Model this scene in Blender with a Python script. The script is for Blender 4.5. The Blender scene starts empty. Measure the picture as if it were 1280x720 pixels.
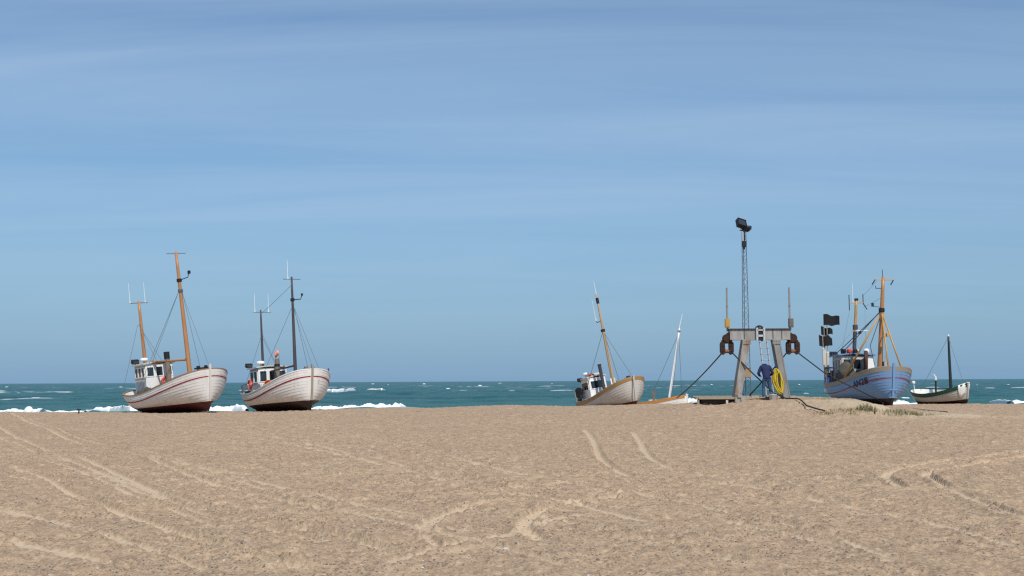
import bpy, bmesh, math, random
import numpy as np
from mathutils import Vector, Matrix

random.seed(7)
sc = bpy.context.scene
COL = sc.collection
R = math.radians

# ------------------------------------------------------------------ camera model
CAM = Vector((0, 0, 2.0))
FPX = 1529.0
P0 = math.atan(116.5 / FPX)
ROLL = R(0.27)
Fv = Vector((0, math.cos(P0), math.sin(P0)))
R0 = Vector((1, 0, 0)); U0 = Vector((0, -math.sin(P0), math.cos(P0)))
Uv = U0 * math.cos(ROLL) + R0 * math.sin(ROLL)
Rv = R0 * math.cos(ROLL) - U0 * math.sin(ROLL)

def W(px, py, d):
    """point of the place seen at photo pixel px, py at a distance d along the view"""
    r = Fv + Rv * ((px - 640) / FPX) + Uv * ((360 - py) / FPX)
    return CAM + r * (d / r.y)

def proj(p):
    q = p - CAM
    w = q.dot(Fv)
    return (640 + FPX * q.dot(Rv) / w, 360 - FPX * q.dot(Uv) / w)

# ------------------------------------------------------------------ noise / terrain
def _hash(ix, iy, seed):
    h = (ix.astype(np.int64) * 374761393 + iy.astype(np.int64) * 668265263 + seed * 982451653) & 0xFFFFFFFF
    h = ((h ^ (h >> 13)) * 1274126177) & 0xFFFFFFFF
    h = (h ^ (h >> 16)) & 0xFFFFFFFF
    return h.astype(np.float64) / 4294967295.0

def noise(x, y, seed=0):
    x = np.asarray(x, float); y = np.asarray(y, float)
    ix = np.floor(x); iy = np.floor(y)
    fx = x - ix; fy = y - iy
    fx = fx * fx * fx * (fx * (fx * 6 - 15) + 10); fy = fy * fy * fy * (fy * (fy * 6 - 15) + 10)
    a = _hash(ix, iy, seed); b = _hash(ix + 1, iy, seed)
    c = _hash(ix, iy + 1, seed); d = _hash(ix + 1, iy + 1, seed)
    return (a + (b - a) * fx) * (1 - fy) + (c + (d - c) * fx) * fy - 0.5

def sstep(a, b, x):
    t = np.clip((x - a) / (b - a), 0, 1)
    return t * t * (3 - 2 * t)

def H(x, y):
    x = np.asarray(x, float); y = np.asarray(y, float)
    A = np.interp(x, [-60, -31, -16, -6, 0, 6, 12, 18, 24, 60],
                     [.15, .15, .19, .36, .44, .46, .46, .46, .40, .38])
    z = A * sstep(12, 70, y)
    t = np.maximum(y - 77, 0)
    z = z - .055 * t * t / (t + 5)
    r = ((np.abs(x - 13.6) / 3.15) ** 4 + (np.abs(y - 62) / 8.5) ** 4) ** .25
    z = z + .60 * (1 - sstep(.72, 1.42, r))
    z = z + .48 * np.exp(-(((x - 8.7) / 1.7) ** 2 + ((y - 58.5) / 5.0) ** 2))
    # low rise around the grass patch in front of the blue boat
    r2 = ((x - 16.5) / 4.5) ** 2 + ((y - 55) / 4.0) ** 2
    z = z + .14 * np.exp(-r2)
    return z

def Hs(x, y):
    return float(H(np.array([x]), np.array([y]))[0])

def G(px, py):
    """where the view through a photo pixel meets the sand"""
    r = Fv + Rv * ((px - 640) / FPX) + Uv * ((360 - py) / FPX)
    d = 8.0
    while d < 140:
        p = CAM + r * (d / r.y)
        if p.z < Hs(p.x, p.y):
            break
        d += .1
    p = CAM + r * (d / r.y)
    return Vector((p.x, p.y, Hs(p.x, p.y)))

# ------------------------------------------------------------------ mesh builder
class MB:
    def __init__(s):
        s.v = []; s.f = []; s.m = []
    def add(s, verts, faces, mi=0):
        o = len(s.v)
        s.v.extend([tuple(p) for p in verts])
        for f in faces:
            s.f.append(tuple(i + o for i in f)); s.m.append(mi)
        return s
    def box(s, c, size, mi=0, rot=None, taper=1.0):
        hx, hy, hz = size[0] / 2, size[1] / 2, size[2] / 2
        vs = []
        for z in (-1, 1):
            k = taper if z > 0 else 1
            for (x, y) in ((-1, -1), (1, -1), (1, 1), (-1, 1)):
                p = Vector((x * hx * k, y * hy * k, z * hz))
                if rot is not None: p = rot @ p
                vs.append(p + Vector(c))
        return s.add(vs, [(3, 2, 1, 0), (4, 5, 6, 7), (0, 1, 5, 4), (1, 2, 6, 5), (2, 3, 7, 6), (3, 0, 4, 7)], mi)
    def beam(s, a, b, w, h, mi=0, up=(0, 0, 1), w2=None, h2=None):
        """a rectangular bar from a to b"""
        a = Vector(a); b = Vector(b); d = (b - a).normalized()
        u = Vector(up)
        x = d.cross(u)
        if x.length < 1e-4: x = d.cross(Vector((0, 1, 0)))
        x.normalize(); y = x.cross(d).normalized()
        w2 = w2 or w; h2 = h2 or h
        vs = []
        for p, ww, hh in ((a, w, h), (b, w2, h2)):
            for (i, j) in ((-1, -1), (1, -1), (1, 1), (-1, 1)):
                vs.append(p + x * (i * ww / 2) + y * (j * hh / 2))
        return s.add(vs, [(0, 1, 2, 3), (7, 6, 5, 4), (4, 5, 1, 0), (5, 6, 2, 1), (6, 7, 3, 2), (7, 4, 0, 3)], mi)
    def tube(s, pts, r, n=8, mi=0, caps=True, close=False):
        pts = [Vector(p) for p in pts]
        k = len(pts)
        rs = r if isinstance(r, (list, tuple)) else [r] * k
        vs = []; prev = None
        for i, p in enumerate(pts):
            if close:
                d = pts[(i + 1) % k] - pts[i - 1]
            else:
                d = pts[min(i + 1, k - 1)] - pts[max(i - 1, 0)]
            d.normalize()
            if prev is None:
                ref = Vector((0, 0, 1)) if abs(d.z) < .9 else Vector((1, 0, 0))
                x = d.cross(ref).normalized()
            else:
                x = prev - d * prev.dot(d)
                if x.length < 1e-5: x = d.cross(Vector((0, 1, 0)))
                x.normalize()
            prev = x
            y = d.cross(x)
            for j in range(n):
                a = 2 * math.pi * j / n
                vs.append(p + (x * math.cos(a) + y * math.sin(a)) * rs[i])
        fs = []
        rng = k if close else k - 1
        for i in range(rng):
            i2 = (i + 1) % k
            for j in range(n):
                j2 = (j + 1) % n
                fs.append((i * n + j, i * n + j2, i2 * n + j2, i2 * n + j))
        if caps and not close:
            fs.append(tuple(range(n - 1, -1, -1)))
            fs.append(tuple((k - 1) * n + j for j in range(n)))
        return s.add(vs, fs, mi)
    def lathe(s, prof, c=(0, 0, 0), n=16, mi=0, rot=None):
        vs = []
        for (r, z) in prof:
            for j in range(n):
                a = 2 * math.pi * j / n
                p = Vector((r * math.cos(a), r * math.sin(a), z))
                if rot is not None: p = rot @ p
                vs.append(p + Vector(c))
        fs = []
        for i in range(len(prof) - 1):
            for j in range(n):
                j2 = (j + 1) % n
                fs.append((i * n + j, i * n + j2, (i + 1) * n + j2, (i + 1) * n + j))
        fs.append(tuple(range(n - 1, -1, -1)))
        fs.append(tuple((len(prof) - 1) * n + j for j in range(n)))
        return s.add(vs, fs, mi)
    def grid(s, rows, mi=0, closed=False):
        n = len(rows[0]); vs = [p for r in rows for p in r]; fs = []
        for i in range(len(rows) - 1):
            for j in range(n if closed else n - 1):
                j2 = (j + 1) % n
                fs.append((i * n + j, i * n + j2, (i + 1) * n + j2, (i + 1) * n + j))
        return s.add(vs, fs, mi)
    def build(s, name, mats, parent=None, smooth=False, angle=None):
        me = bpy.data.meshes.new(name)
        me.from_pydata(s.v, [], s.f)
        if not isinstance(mats, (list, tuple)): mats = [mats]
        for m in mats: me.materials.append(m)
        me.polygons.foreach_set('material_index', s.m)
        if smooth or angle:
            me.polygons.foreach_set('use_smooth', [True] * len(s.f))
        me.update()
        if angle:
            me.set_sharp_from_angle(angle=R(angle))
        o = bpy.data.objects.new(name, me)
        COL.objects.link(o)
        if parent is not None: o.parent = parent
        return o

def tag(o, label=None, cat=None, group=None, kind=None):
    if label: o['label'] = label
    if cat: o['category'] = cat
    if group: o['group'] = group
    if kind: o['kind'] = kind
    return o

def empty(name, loc=(0, 0, 0), rot=(0, 0, 0)):
    o = bpy.data.objects.new(name, None)
    o.empty_display_size = .3
    COL.objects.link(o)
    o.location = loc; o.rotation_euler = rot
    return o

# ------------------------------------------------------------------ materials
def nodes(name):
    m = bpy.data.materials.new(name); m.use_nodes = True
    nt = m.node_tree
    return m, nt, nt.nodes['Principled BSDF']

def N(nt, t, **kw):
    n = nt.nodes.new(t)
    for k, v in kw.items():
        if k in n.inputs.keys() if hasattr(n.inputs, 'keys') else False:
            n.inputs[k].default_value = v
        else:
            setattr(n, k, v)
    return n

def mixc(nt, fac, a, b):
    n = nt.nodes.new('ShaderNodeMix'); n.data_type = 'RGBA'
    for sock, val in ((n.inputs[0], fac), (n.inputs[6], a), (n.inputs[7], b)):
        if isinstance(val, (int, float)): sock.default_value = val
        elif isinstance(val, (tuple, list)): sock.default_value = (*val[:3], 1)
        else: nt.links.new(val, sock)
    return n.outputs[2]

def ramp(nt, src, a, b, ca=0.0, cb=1.0):
    n = nt.nodes.new('ShaderNodeMapRange')
    n.inputs[1].default_value = a; n.inputs[2].default_value = b
    n.inputs[3].default_value = ca; n.inputs[4].default_value = cb
    nt.links.new(src, n.inputs[0])
    return n.outputs[0]

def nz(nt, vec, scale, detail=3, rough=.55):
    n = nt.nodes.new('ShaderNodeTexNoise')
    n.inputs['Scale'].default_value = scale; n.inputs['Detail'].default_value = detail
    n.inputs['Roughness'].default_value = rough
    if vec is not None: nt.links.new(vec, n.inputs['Vector'])
    return n.outputs['Fac']

def vscale(nt, vec, s):
    n = nt.nodes.new('ShaderNodeMapping')
    n.inputs['Scale'].default_value = s
    nt.links.new(vec, n.inputs['Vector'])
    return n.outputs['Vector']

def objco(nt):
    return nt.nodes.new('ShaderNodeTexCoord').outputs['Object']

def mat(name, col, rough=.5, metal=0.0, dirt=None, amt=.35, scale=3.0, streak=False, bump=.0, spec=.4):
    """painted or raw surface with procedural wear"""
    m, nt, b = nodes(name)
    b.inputs['Roughness'].default_value = rough
    b.inputs['Metallic'].default_value = metal
    b.inputs['Specular IOR Level'].default_value = spec
    co = objco(nt)
    v = vscale(nt, co, (1, 1, .25)) if streak else co
    f = ramp(nt, nz(nt, v, scale, 5, .65), .45, .75, 0, amt)
    d = dirt or tuple(c * .5 for c in col)
    c1 = mixc(nt, f, col, d)
    f2 = ramp(nt, nz(nt, co, scale * 6, 3), .35, .7, 0, amt * .4)
    c2 = mixc(nt, f2, c1, tuple(c * .75 for c in col))
    nt.links.new(c2, b.inputs['Base Color'])
    if bump:
        bn = nt.nodes.new('ShaderNodeBump'); bn.inputs['Strength'].default_value = bump
        bn.inputs['Distance'].default_value = .02
        nt.links.new(nz(nt, co, scale * 10, 4), bn.inputs['Height'])
        nt.links.new(bn.outputs[0], b.inputs['Normal'])
    return m

def hull_mat(name, col, dirt, bottom, zw, rise=0.0, line=None):
    """boat paint: topsides above a boot line, antifouling below it"""
    m, nt, b = nodes(name)
    b.inputs['Roughness'].default_value = .42
    b.inputs['Specular IOR Level'].default_value = .35
    co = objco(nt)
    sx = nt.nodes.new('ShaderNodeSeparateXYZ'); nt.links.new(co, sx.inputs[0])
    # grime: vertical streaks running down, plus patches
    st = nz(nt, vscale(nt, co, (2.2, 2.2, .35)), 2.2, 6, .7)
    f = ramp(nt, st, .46, .78, 0, .42)
    c = mixc(nt, f, col, dirt)
    pl = nz(nt, vscale(nt, co, (.5, .5, 7)), 1.5, 2)
    c = mixc(nt, ramp(nt, pl, .3, .7, 0, .16), c, tuple(k * .8 for k in col))
    rr = nz(nt, vscale(nt, co, (7, 7, .28)), 1.3, 4, .6)
    rw = nz(nt, vscale(nt, co, (1, 1, .8)), 1.1, 3)
    mr = nt.nodes.new('ShaderNodeMath'); mr.operation = 'MULTIPLY'
    nt.links.new(ramp(nt, rr, .57, .68, 0, .6), mr.inputs[0]); nt.links.new(ramp(nt, rw, .48, .62), mr.inputs[1])
    c = mixc(nt, mr.outputs[0], c, (.27, .15, .075))
    low = ramp(nt, sx.outputs['Z'], zw + .05, zw + .45, .38, 0)
    pn = nz(nt, co, 5, 5, .7)
    mu = nt.nodes.new('ShaderNodeMath'); mu.operation = 'MULTIPLY'
    nt.links.new(low, mu.inputs[0]); nt.links.new(ramp(nt, pn, .3, .65), mu.inputs[1])
    c = mixc(nt, mu.outputs[0], c, dirt)
    zz = nt.nodes.new('ShaderNodeMath'); zz.operation = 'MULTIPLY_ADD'
    nt.links.new(sx.outputs['X'], zz.inputs[0]); zz.inputs[1].default_value = -rise
    nt.links.new(sx.outputs['Z'], zz.inputs[2])
    bm = mixc(nt, ramp(nt, nz(nt, co, 4, 5, .7), .4, .7, 0, .6), bottom, tuple(k * .35 + .01 for k in bottom))
    c = mixc(nt, ramp(nt, zz.outputs[0], zw - .006, zw + .006), bm, c)
    nt.links.new(c, b.inputs['Base Color'])
    bn = nt.nodes.new('ShaderNodeBump'); bn.inputs['Strength'].default_value = .15
    bn.inputs['Distance'].default_value = .02
    nt.links.new(nz(nt, co, 30, 3), bn.inputs['Height']); nt.links.new(bn.outputs[0], b.inputs['Normal'])
    return m

M = {}
M['white'] = mat('white_paint', (.74, .73, .70), .45, dirt=(.42, .38, .32), amt=.35, scale=2.5, streak=True)
M['white_clean'] = mat('white_gloss', (.80, .80, .78), .3, amt=.1)
M['offwhite'] = mat('weathered_white', (.55, .53, .48), .6, dirt=(.28, .24, .2), amt=.5, scale=3)
M['greypaint'] = mat('grey_paint', (.36, .37, .38), .55, dirt=(.2, .17, .14), amt=.45)
M['bluegrey'] = mat('blue_grey_paint', (.24, .28, .34), .5, amt=.3)
M['glass'] = mat('window_glass', (.015, .02, .025), .06, amt=.0, spec=.8)
M['orange_wood'] = mat('varnished_mast', (.43, .205, .08), .4, dirt=(.22, .09, .03), amt=.5, scale=2, streak=True)
M['tan_wood'] = mat('pale_spar_wood', (.46, .32, .18), .5, dirt=(.28, .17, .07), amt=.5, scale=2, streak=True)
M['ochre_wood'] = mat('ochre_spar', (.48, .29, .10), .5, dirt=(.24, .13, .05), amt=.5, scale=2, streak=True)
M['dark_mast'] = mat('dark_spar', (.055, .045, .05), .5, dirt=(.12, .09, .08), amt=.5, scale=2, streak=True)
M['green_black'] = mat('dark_green_spar', (.012, .022, .02), .5, amt=.3)
M['rail_wood'] = mat('rail_wood', (.30, .17, .09), .6, dirt=(.14, .08, .04), amt=.5, scale=4)
M['gunwale_tan'] = mat('oiled_gunwale', (.36, .215, .09), .5, dirt=(.2, .1, .04), amt=.5, scale=3)
M['gunwale_orange'] = mat('oiled_orange_gunwale', (.44, .19, .05), .5, dirt=(.2, .1, .04), amt=.4, scale=3)
M['bulwark_grey'] = mat('bare_bulwark', (.29, .26, .215), .7, dirt=(.16, .13, .1), amt=.5, scale=4)
M['deck'] = mat('deck_boards', (.28, .24, .19), .75, dirt=(.12, .1, .08), amt=.5, scale=5)
M['black'] = mat('black_rubber', (.012, .012, .014), .5, amt=.3)
M['blackcloth'] = mat('black_cloth', (.010, .010, .013), .9, amt=.3)
M['pipe'] = mat('exhaust_pipe', (.20, .165, .125), .65, dirt=(.08, .06, .05), amt=.6, scale=4)
M['pipe_dark'] = mat('sooty_pipe', (.055, .05, .065), .55, dirt=(.02, .02, .02), amt=.5)
M['red'] = mat('red_paint', (.29, .008, .035), .45, dirt=(.25, .03, .04), amt=.35, scale=5)
M['orange'] = mat('orange_plastic', (.68, .15, .02), .5, dirt=(.4, .1, .03), amt=.4)
M['redorange'] = mat('buoy_red', (.62, .06, .025), .45, dirt=(.4, .05, .03), amt=.3)
M['pink'] = mat('faded_flag', (.72, .30, .24), .8, amt=.2)
M['wire'] = mat('wire_rope', (.10, .105, .115), .6, amt=.2)
M['wire_light'] = mat('galvanised_wire', (.16, .17, .18), .5, amt=.2)
M['cable'] = mat('black_cable', (.02, .02, .022), .7, amt=.4)
M['steel'] = mat('galvanised_steel', (.30, .30, .29), .55, metal=.3, dirt=(.2, .16, .12), amt=.5, scale=4)
M['blue_steel'] = mat('lattice_steel', (.13, .155, .19), .5, metal=.3, dirt=(.05, .05, .06), amt=.4)
M['rust'] = mat('rusty_iron', (.042, .018, .011), .85, dirt=(.010, .007, .006), amt=.75, scale=7, bump=.5)
M['rust_light'] = mat('worn_roller', (.22, .09, .055), .6, dirt=(.15, .05, .03), amt=.6, scale=9)
M['brown_drum'] = mat('brown_drum', (.075, .03, .022), .7, dirt=(.03, .015, .012), amt=.6, scale=6)
M['green'] = mat('dark_green_paint', (.012, .075, .05), .4, dirt=(.01, .03, .02), amt=.4)
M['yellow'] = mat('yellow_hose', (.56, .42, .035), .45, dirt=(.4, .28, .03), amt=.4, scale=8)
M['yellowbox'] = mat('ochre_box', (.46, .28, .04), .55, dirt=(.25, .14, .03), amt=.4)
M['greybox'] = mat('grey_box', (.13, .12, .11), .6, amt=.4)
M['brownbox'] = mat('brown_box', (.36, .25, .15), .7, dirt=(.18, .12, .07), amt=.5)
M['alu'] = mat('aluminium', (.52, .54, .56), .4, metal=.2, amt=.2)
M['concrete'] = mat('concrete', (.33, .31, .27), .9, dirt=(.2, .17, .14), amt=.6, scale=5, bump=.4)
M['planks'] = mat('weathered_planks', (.33, .27, .19), .85, dirt=(.17, .13, .09), amt=.6, scale=6, bump=.3)
M['planks_dark'] = mat('tarred_timber', (.035, .03, .026), .85, amt=.5, scale=5)
M['lens'] = mat('lamp_glass', (.035, .04, .05), .2, amt=.2)
M['blueplastic'] = mat('blue_plastic', (.04, .12, .38), .45, amt=.3)
M['bluetrim'] = mat('blue_trim', (.14, .25, .45), .45, amt=.3)
M['net'] = mat('net_heap', (.10, .09, .07), .95, dirt=(.03, .03, .03), amt=.8, scale=12, bump=.8)
M['navy'] = mat('navy_jacket', (.012, .019, .075), .85, dirt=(.01, .014, .05), amt=.5, scale=7, bump=.4)
M['jeans'] = mat('blue_jeans', (.040, .088, .175), .9, dirt=(.02, .05, .11), amt=.5, scale=6, bump=.4)
M['skin'] = mat('skin', (.50, .28, .20), .55, amt=.15)
M['hair'] = mat('dark_cap', (.03, .035, .07), .8, amt=.3)
M['shoe'] = mat('dark_shoe', (.03, .027, .025), .6, amt=.3)
M['bluehull'] = hull_mat('light_blue_hull', (.155, .295, .51), (.13, .20, .31), (.035, .02, .022), .42, .0)
M['bluepaint'] = mat('light_blue_paint', (.17, .30, .50), .45, dirt=(.2, .25, .33), amt=.4)

# gantry steel: grey with rust bleeding low down
def gantry_mat(name, rust_amt, k=1.0, lo=.52):
    m, nt, b = nodes(name)
    b.inputs['Roughness'].default_value = .7
    co = objco(nt)
    c = mixc(nt, ramp(nt, nz(nt, vscale(nt, co, (1, 1, .3)), 3, 6, .7), .4, .75), tuple(k * q for q in (.325, .32, .305)), tuple(k * q for q in (.19, .18, .165)))
    rn = nz(nt, vscale(nt, co, (2, 2, .6)), 1.6, 6, .7)
    c = mixc(nt, ramp(nt, rn, lo, lo + .2, 0, rust_amt), c, (.24, .13, .065))
    nt.links.new(c, b.inputs['Base Color'])
    bn = nt.nodes.new('ShaderNodeBump'); bn.inputs['Strength'].default_value = .3
    bn.inputs['Distance'].default_value = .01
    nt.links.new(nz(nt, co, 25, 4), bn.inputs['Height']); nt.links.new(bn.outputs[0], b.inputs['Normal'])
    return m
M['gantry'] = gantry_mat('gantry_steel', .4)
M['gantry_dark'] = gantry_mat('gantry_dark_steel', .45, .72)
M['gantry_rusty'] = gantry_mat('gantry_rusty_steel', .85, .95, .42)

# ------------------------------------------------------------------ sand
TRACKS = [
    ([(28, 521), (68, 535), (110, 551), (158, 560), (200, 568), (252, 586), (300, 602), (362, 617), (436, 628), (520, 650), (600, 668)], .055, .022),
    ([(-20, 541), (22, 556), (48, 568), (92, 579), (128, 594), (178, 617), (214, 630), (272, 648), (342, 664), (418, 682)], .055, .022),
    ([(425, 637), (490, 652), (560, 668), (640, 690), (720, 712)], .11, .025),
    ([(-20, 552), (20, 566), (60, 577), (104, 590), (140, 607), (180, 624), (228, 642), (280, 664)], .075, .028),
    ([(150, 566), (230, 580), (300, 596), (380, 615), (460, 632), (540, 645)], .09, .022),
    ([(320, 548), (400, 562), (470, 578), (540, 596), (610, 612), (690, 624), (760, 640), (840, 660), (920, 680)], .09, .022),
    ([(-20, 636), (40, 645), (100, 660), (160, 678), (220, 700), (270, 722)], .08, .022),
    ([(640, 618), (700, 624), (770, 634), (840, 640), (910, 652), (980, 668), (1060, 684)], .10, .025),
    ([(1030, 640), (1090, 640), (1150, 650), (1220, 668), (1290, 690)], .10, .025),
    ([(880, 600), (960, 612), (1040, 628), (1110, 640)], .08, .02),
    ([(460, 712), (520, 695), (590, 676), (650, 664), (700, 648), (760, 640)], .12, .025),  # photo pixels of each wheel rut, its half width and depth (m)
    ([(-60, 492 + 6), (-20, 512), (20, 520), (60, 537), (100, 555), (150, 565), (190, 575), (240, 595), (290, 610), (350, 625), (425, 637)], 0.139, .05),
    ([(-60, 515), (0, 535), (30, 550), (55, 562), (100, 572), (135, 587), (185, 610), (220, 622), (280, 640), (350, 655), (425, 672), (500, 692)], 0.139, .05),
    ([(10, 583), (50, 595), (85, 615), (140, 637), (190, 655), (240, 672), (300, 692), (360, 705), (415, 715)], 0.139, .05),
    ([(60, 566), (110, 585), (150, 600), (190, 617), (230, 635), (275, 650)], 0.098, .03),
    ([(180, 518), (250, 530), (320, 542), (390, 555), (430, 565), (480, 575), (525, 587), (580, 600), (640, 610), (705, 604), (765, 615), (815, 620), (890, 635), (940, 647), (990, 657), (1050, 672), (1090, 690), (1140, 705)], 0.107, .03),
    ([(300, 523), (390, 535), (450, 547), (510, 560), (570, 572), (640, 590), (700, 600)], 0.107, .025),
    ([(524, 668), (540, 652), (560, 642), (590, 634), (640, 627), (672, 620)], 0.139, .04),
    ([(690, 679), (668, 669), (654, 656), (663, 645), (688, 635), (721, 629), (756, 623), (800, 612)], 0.148, .055),
    ([(524, 664), (538, 675), (553, 690)], 0.107, .05),
    ([(540, 700), (575, 690), (610, 687), (645, 690)], 0.164, .035),
    ([(470, 722), (500, 711), (535, 703)], 0.139, .035),
    ([(1134, 612), (1114, 602), (1106, 595), (1118, 589), (1153, 581), (1200, 575), (1248, 569), (1300, 561)], 0.139, .05),
    ([(1186, 611), (1164, 599), (1157, 594), (1170, 588), (1212, 581), (1260, 573.6), (1300, 568)], 0.139, .05),
    ([(730, 536), (740, 548), (745, 560), (750, 572), (764, 584), (792, 597)], 0.131, .045),
    ([(790, 538), (799, 550), (806, 564), (818, 576), (840, 585)], 0.123, .04),
    ([(1186, 611), (1220, 626), (1260, 640), (1300, 650)], 0.115, .03),
    ([(640, 640), (720, 655), (800, 672), (880, 690), (950, 712)], 0.123, .03),
    ([(-20, 592), (40, 600), (110, 604), (180, 610)], 0.098, .025),
    ([(-20, 672), (30, 680), (80, 690), (140, 706)], 0.115, .03),
]

def build_sand():
    ys = [-40, -25, -12, -4, 2, 6, 8.5, 10]
    y = 10.8
    while y < 84:
        ys.append(y)
        y += max(.055, .055 * (y / 22.0) ** 1.25)
    y = 85
    while y < 170:
        ys.append(y); y += 4
    ys = np.array(ys)
    c = np.concatenate([-np.geomspace(.47, 4.0, 30)[::-1][:-1], np.linspace(-.47, .47, 680), np.geomspace(.47, 4.0, 30)[1:]])
    w = np.maximum(ys, 11.0)
    X = w[:, None] * c[None, :]
    Y = np.repeat(ys[:, None], len(c), 1)
    x = X.ravel(); yv = Y.ravel()
    z = H(x, yv)
    # churned, trampled sand
    wx = x + .5 * noise(x * .8, yv * .8, 21); wy = yv + .5 * noise(x * .8, yv * .8, 22)
    clump = sstep(-.22, .2, noise(x * .22, yv * .22, 31) + .5 * noise(x * .7, yv * .7, 32))
    l1 = noise(x * .55, yv * .55, 1) * .07 + noise(x * .22, yv * .13, 71) * .13 * sstep(40, 62, yv)
    l2 = noise(wx * 2.1, wy * 2.1, 2) * .042
    l3 = noise(wx * 4.9, wy * 4.9, 3) * .050
    l4 = noise(x * 11.5, yv * 11.5, 4) * .036 + noise(x * 23, yv * 23, 14) * .020
    # hoof / foot pits
    p = noise(x * 2.6 + 9, yv * 2.6, 5)
    pits = -.04 * sstep(.13, .33, p) * (.35 + .65 * clump)
    lump = l1 + (l2 + l3) * (.55 + .6 * clump) + l4 + pits
    near = 1 - sstep(78, 95, yv) * .6
    tr = np.zeros_like(x); dz = np.zeros_like(x)
    for pts, hw, dep in TRACKS:
        wp = []
        for (a, b) in pts:
            r = Fv + Rv * ((a - 640) / FPX) + Uv * ((360 - b) / FPX)
            g = G(a, b); wp.append((g.x, g.y))
        # smooth the line
        q = np.array(wp)
        tt = np.linspace(0, len(q) - 1, len(q) * 4)
        i0 = np.clip(np.floor(tt).astype(int), 0, len(q) - 2); f = (tt - i0)[:, None]
        g0 = q[np.clip(i0 - 1, 0, len(q) - 1)]; g1 = q[i0]; g2 = q[i0 + 1]; g3 = q[np.clip(i0 + 2, 0, len(q) - 1)]
        q = .5 * ((2 * g1) + (-g0 + g2) * f + (2 * g0 - 5 * g1 + 4 * g2 - g3) * f ** 2 + (-g0 + 3 * g1 - 3 * g2 + g3) * f ** 3)
        lo = q.min(0) - 1.5; hi = q.max(0) + 1.5
        sel = np.where((x > lo[0]) & (x < hi[0]) & (yv > lo[1]) & (yv < hi[1]))[0]
        if len(sel) == 0: continue
        px_, py_ = x[sel], yv[sel]
        best = np.full(len(sel), 9.0); along = np.zeros(len(sel))
        acc = 0
        for k in range(len(q) - 1):
            a, b = q[k], q[k + 1]; ab = b - a; L2 = (ab ** 2).sum() + 1e-9
            t = np.clip(((px_ - a[0]) * ab[0] + (py_ - a[1]) * ab[1]) / L2, 0, 1)
            d = np.hypot(px_ - a[0] - t * ab[0], py_ - a[1] - t * ab[1])
            m = d < best
            best[m] = d[m]; along[m] = acc + t[m] * math.sqrt(L2)
            acc += math.sqrt(L2)
        fade = sstep(0, 1.0, along) * sstep(0, 1.0, acc - along)
        br = 1.0 + .5 * noise(px_ * .5, py_ * .5, 55)      # ruts come and go
        fade = fade * np.clip(br + .25, .3, 1)
        hw = hw * .85
        dd = best + .028 * noise(px_ * 4, py_ * 4, 77)
        inn = (1 - sstep(hw * .85, hw * 1.08, dd)) * fade
        rim = np.exp(-((dd - hw * 1.35) / (hw * .45)) ** 2) * fade
        tr[sel] = np.maximum(tr[sel], inn)
        dz[sel] += -1.15 * dep * inn * (1 - .25 * np.sin(along * 2 * math.pi / .22)) + dep * .8 * rim
    lump = lump * (1 - .85 * tr)
    z = z + lump * near + dz
    verts = np.stack([x, yv, z], 1)
    nr, nc = len(ys), len(c)
    idx = np.arange(nr * nc).reshape(nr, nc)
    faces = np.stack([idx[:-1, :-1], idx[:-1, 1:], idx[1:, 1:], idx[1:, :-1]], -1).reshape(-1, 4)
    me = bpy.data.meshes.new('sand')
    me.vertices.add(len(verts)); me.vertices.foreach_set('co', verts.ravel())
    me.loops.add(faces.size); me.loops.foreach_set('vertex_index', faces.ravel().astype(np.int32))
    me.polygons.add(len(faces))
    me.polygons.foreach_set('loop_start', np.arange(0, faces.size, 4, dtype=np.int32))
    me.polygons.foreach_set('use_smooth', np.ones(len(faces), bool))
    me.update(calc_edges=True)
    at = me.attributes.new('rut', 'FLOAT', 'POINT'); at.data.foreach_set('value', tr.astype(np.float32))
    gr = np.exp(-(((x - 17.5) / 4.5) ** 2 + ((yv - 54.5) / 3.2) ** 2)) * 1.2
    gr = np.clip(gr + .5 * noise(x * .9, yv * .9, 91) - .2, 0, 1)
    at = me.attributes.new('blown', 'FLOAT', 'POINT'); at.data.foreach_set('value', gr.astype(np.float32))
    at = me.attributes.new('clump', 'FLOAT', 'POINT'); at.data.foreach_set('value', clump.astype(np.float32))
    o = bpy.data.objects.new('sand', me); COL.objects.link(o)
    me.materials.append(sand_mat())
    tag(o, 'tan gravelly beach sand crossed by wheel ruts', 'beach', kind='structure')
    return o

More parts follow.
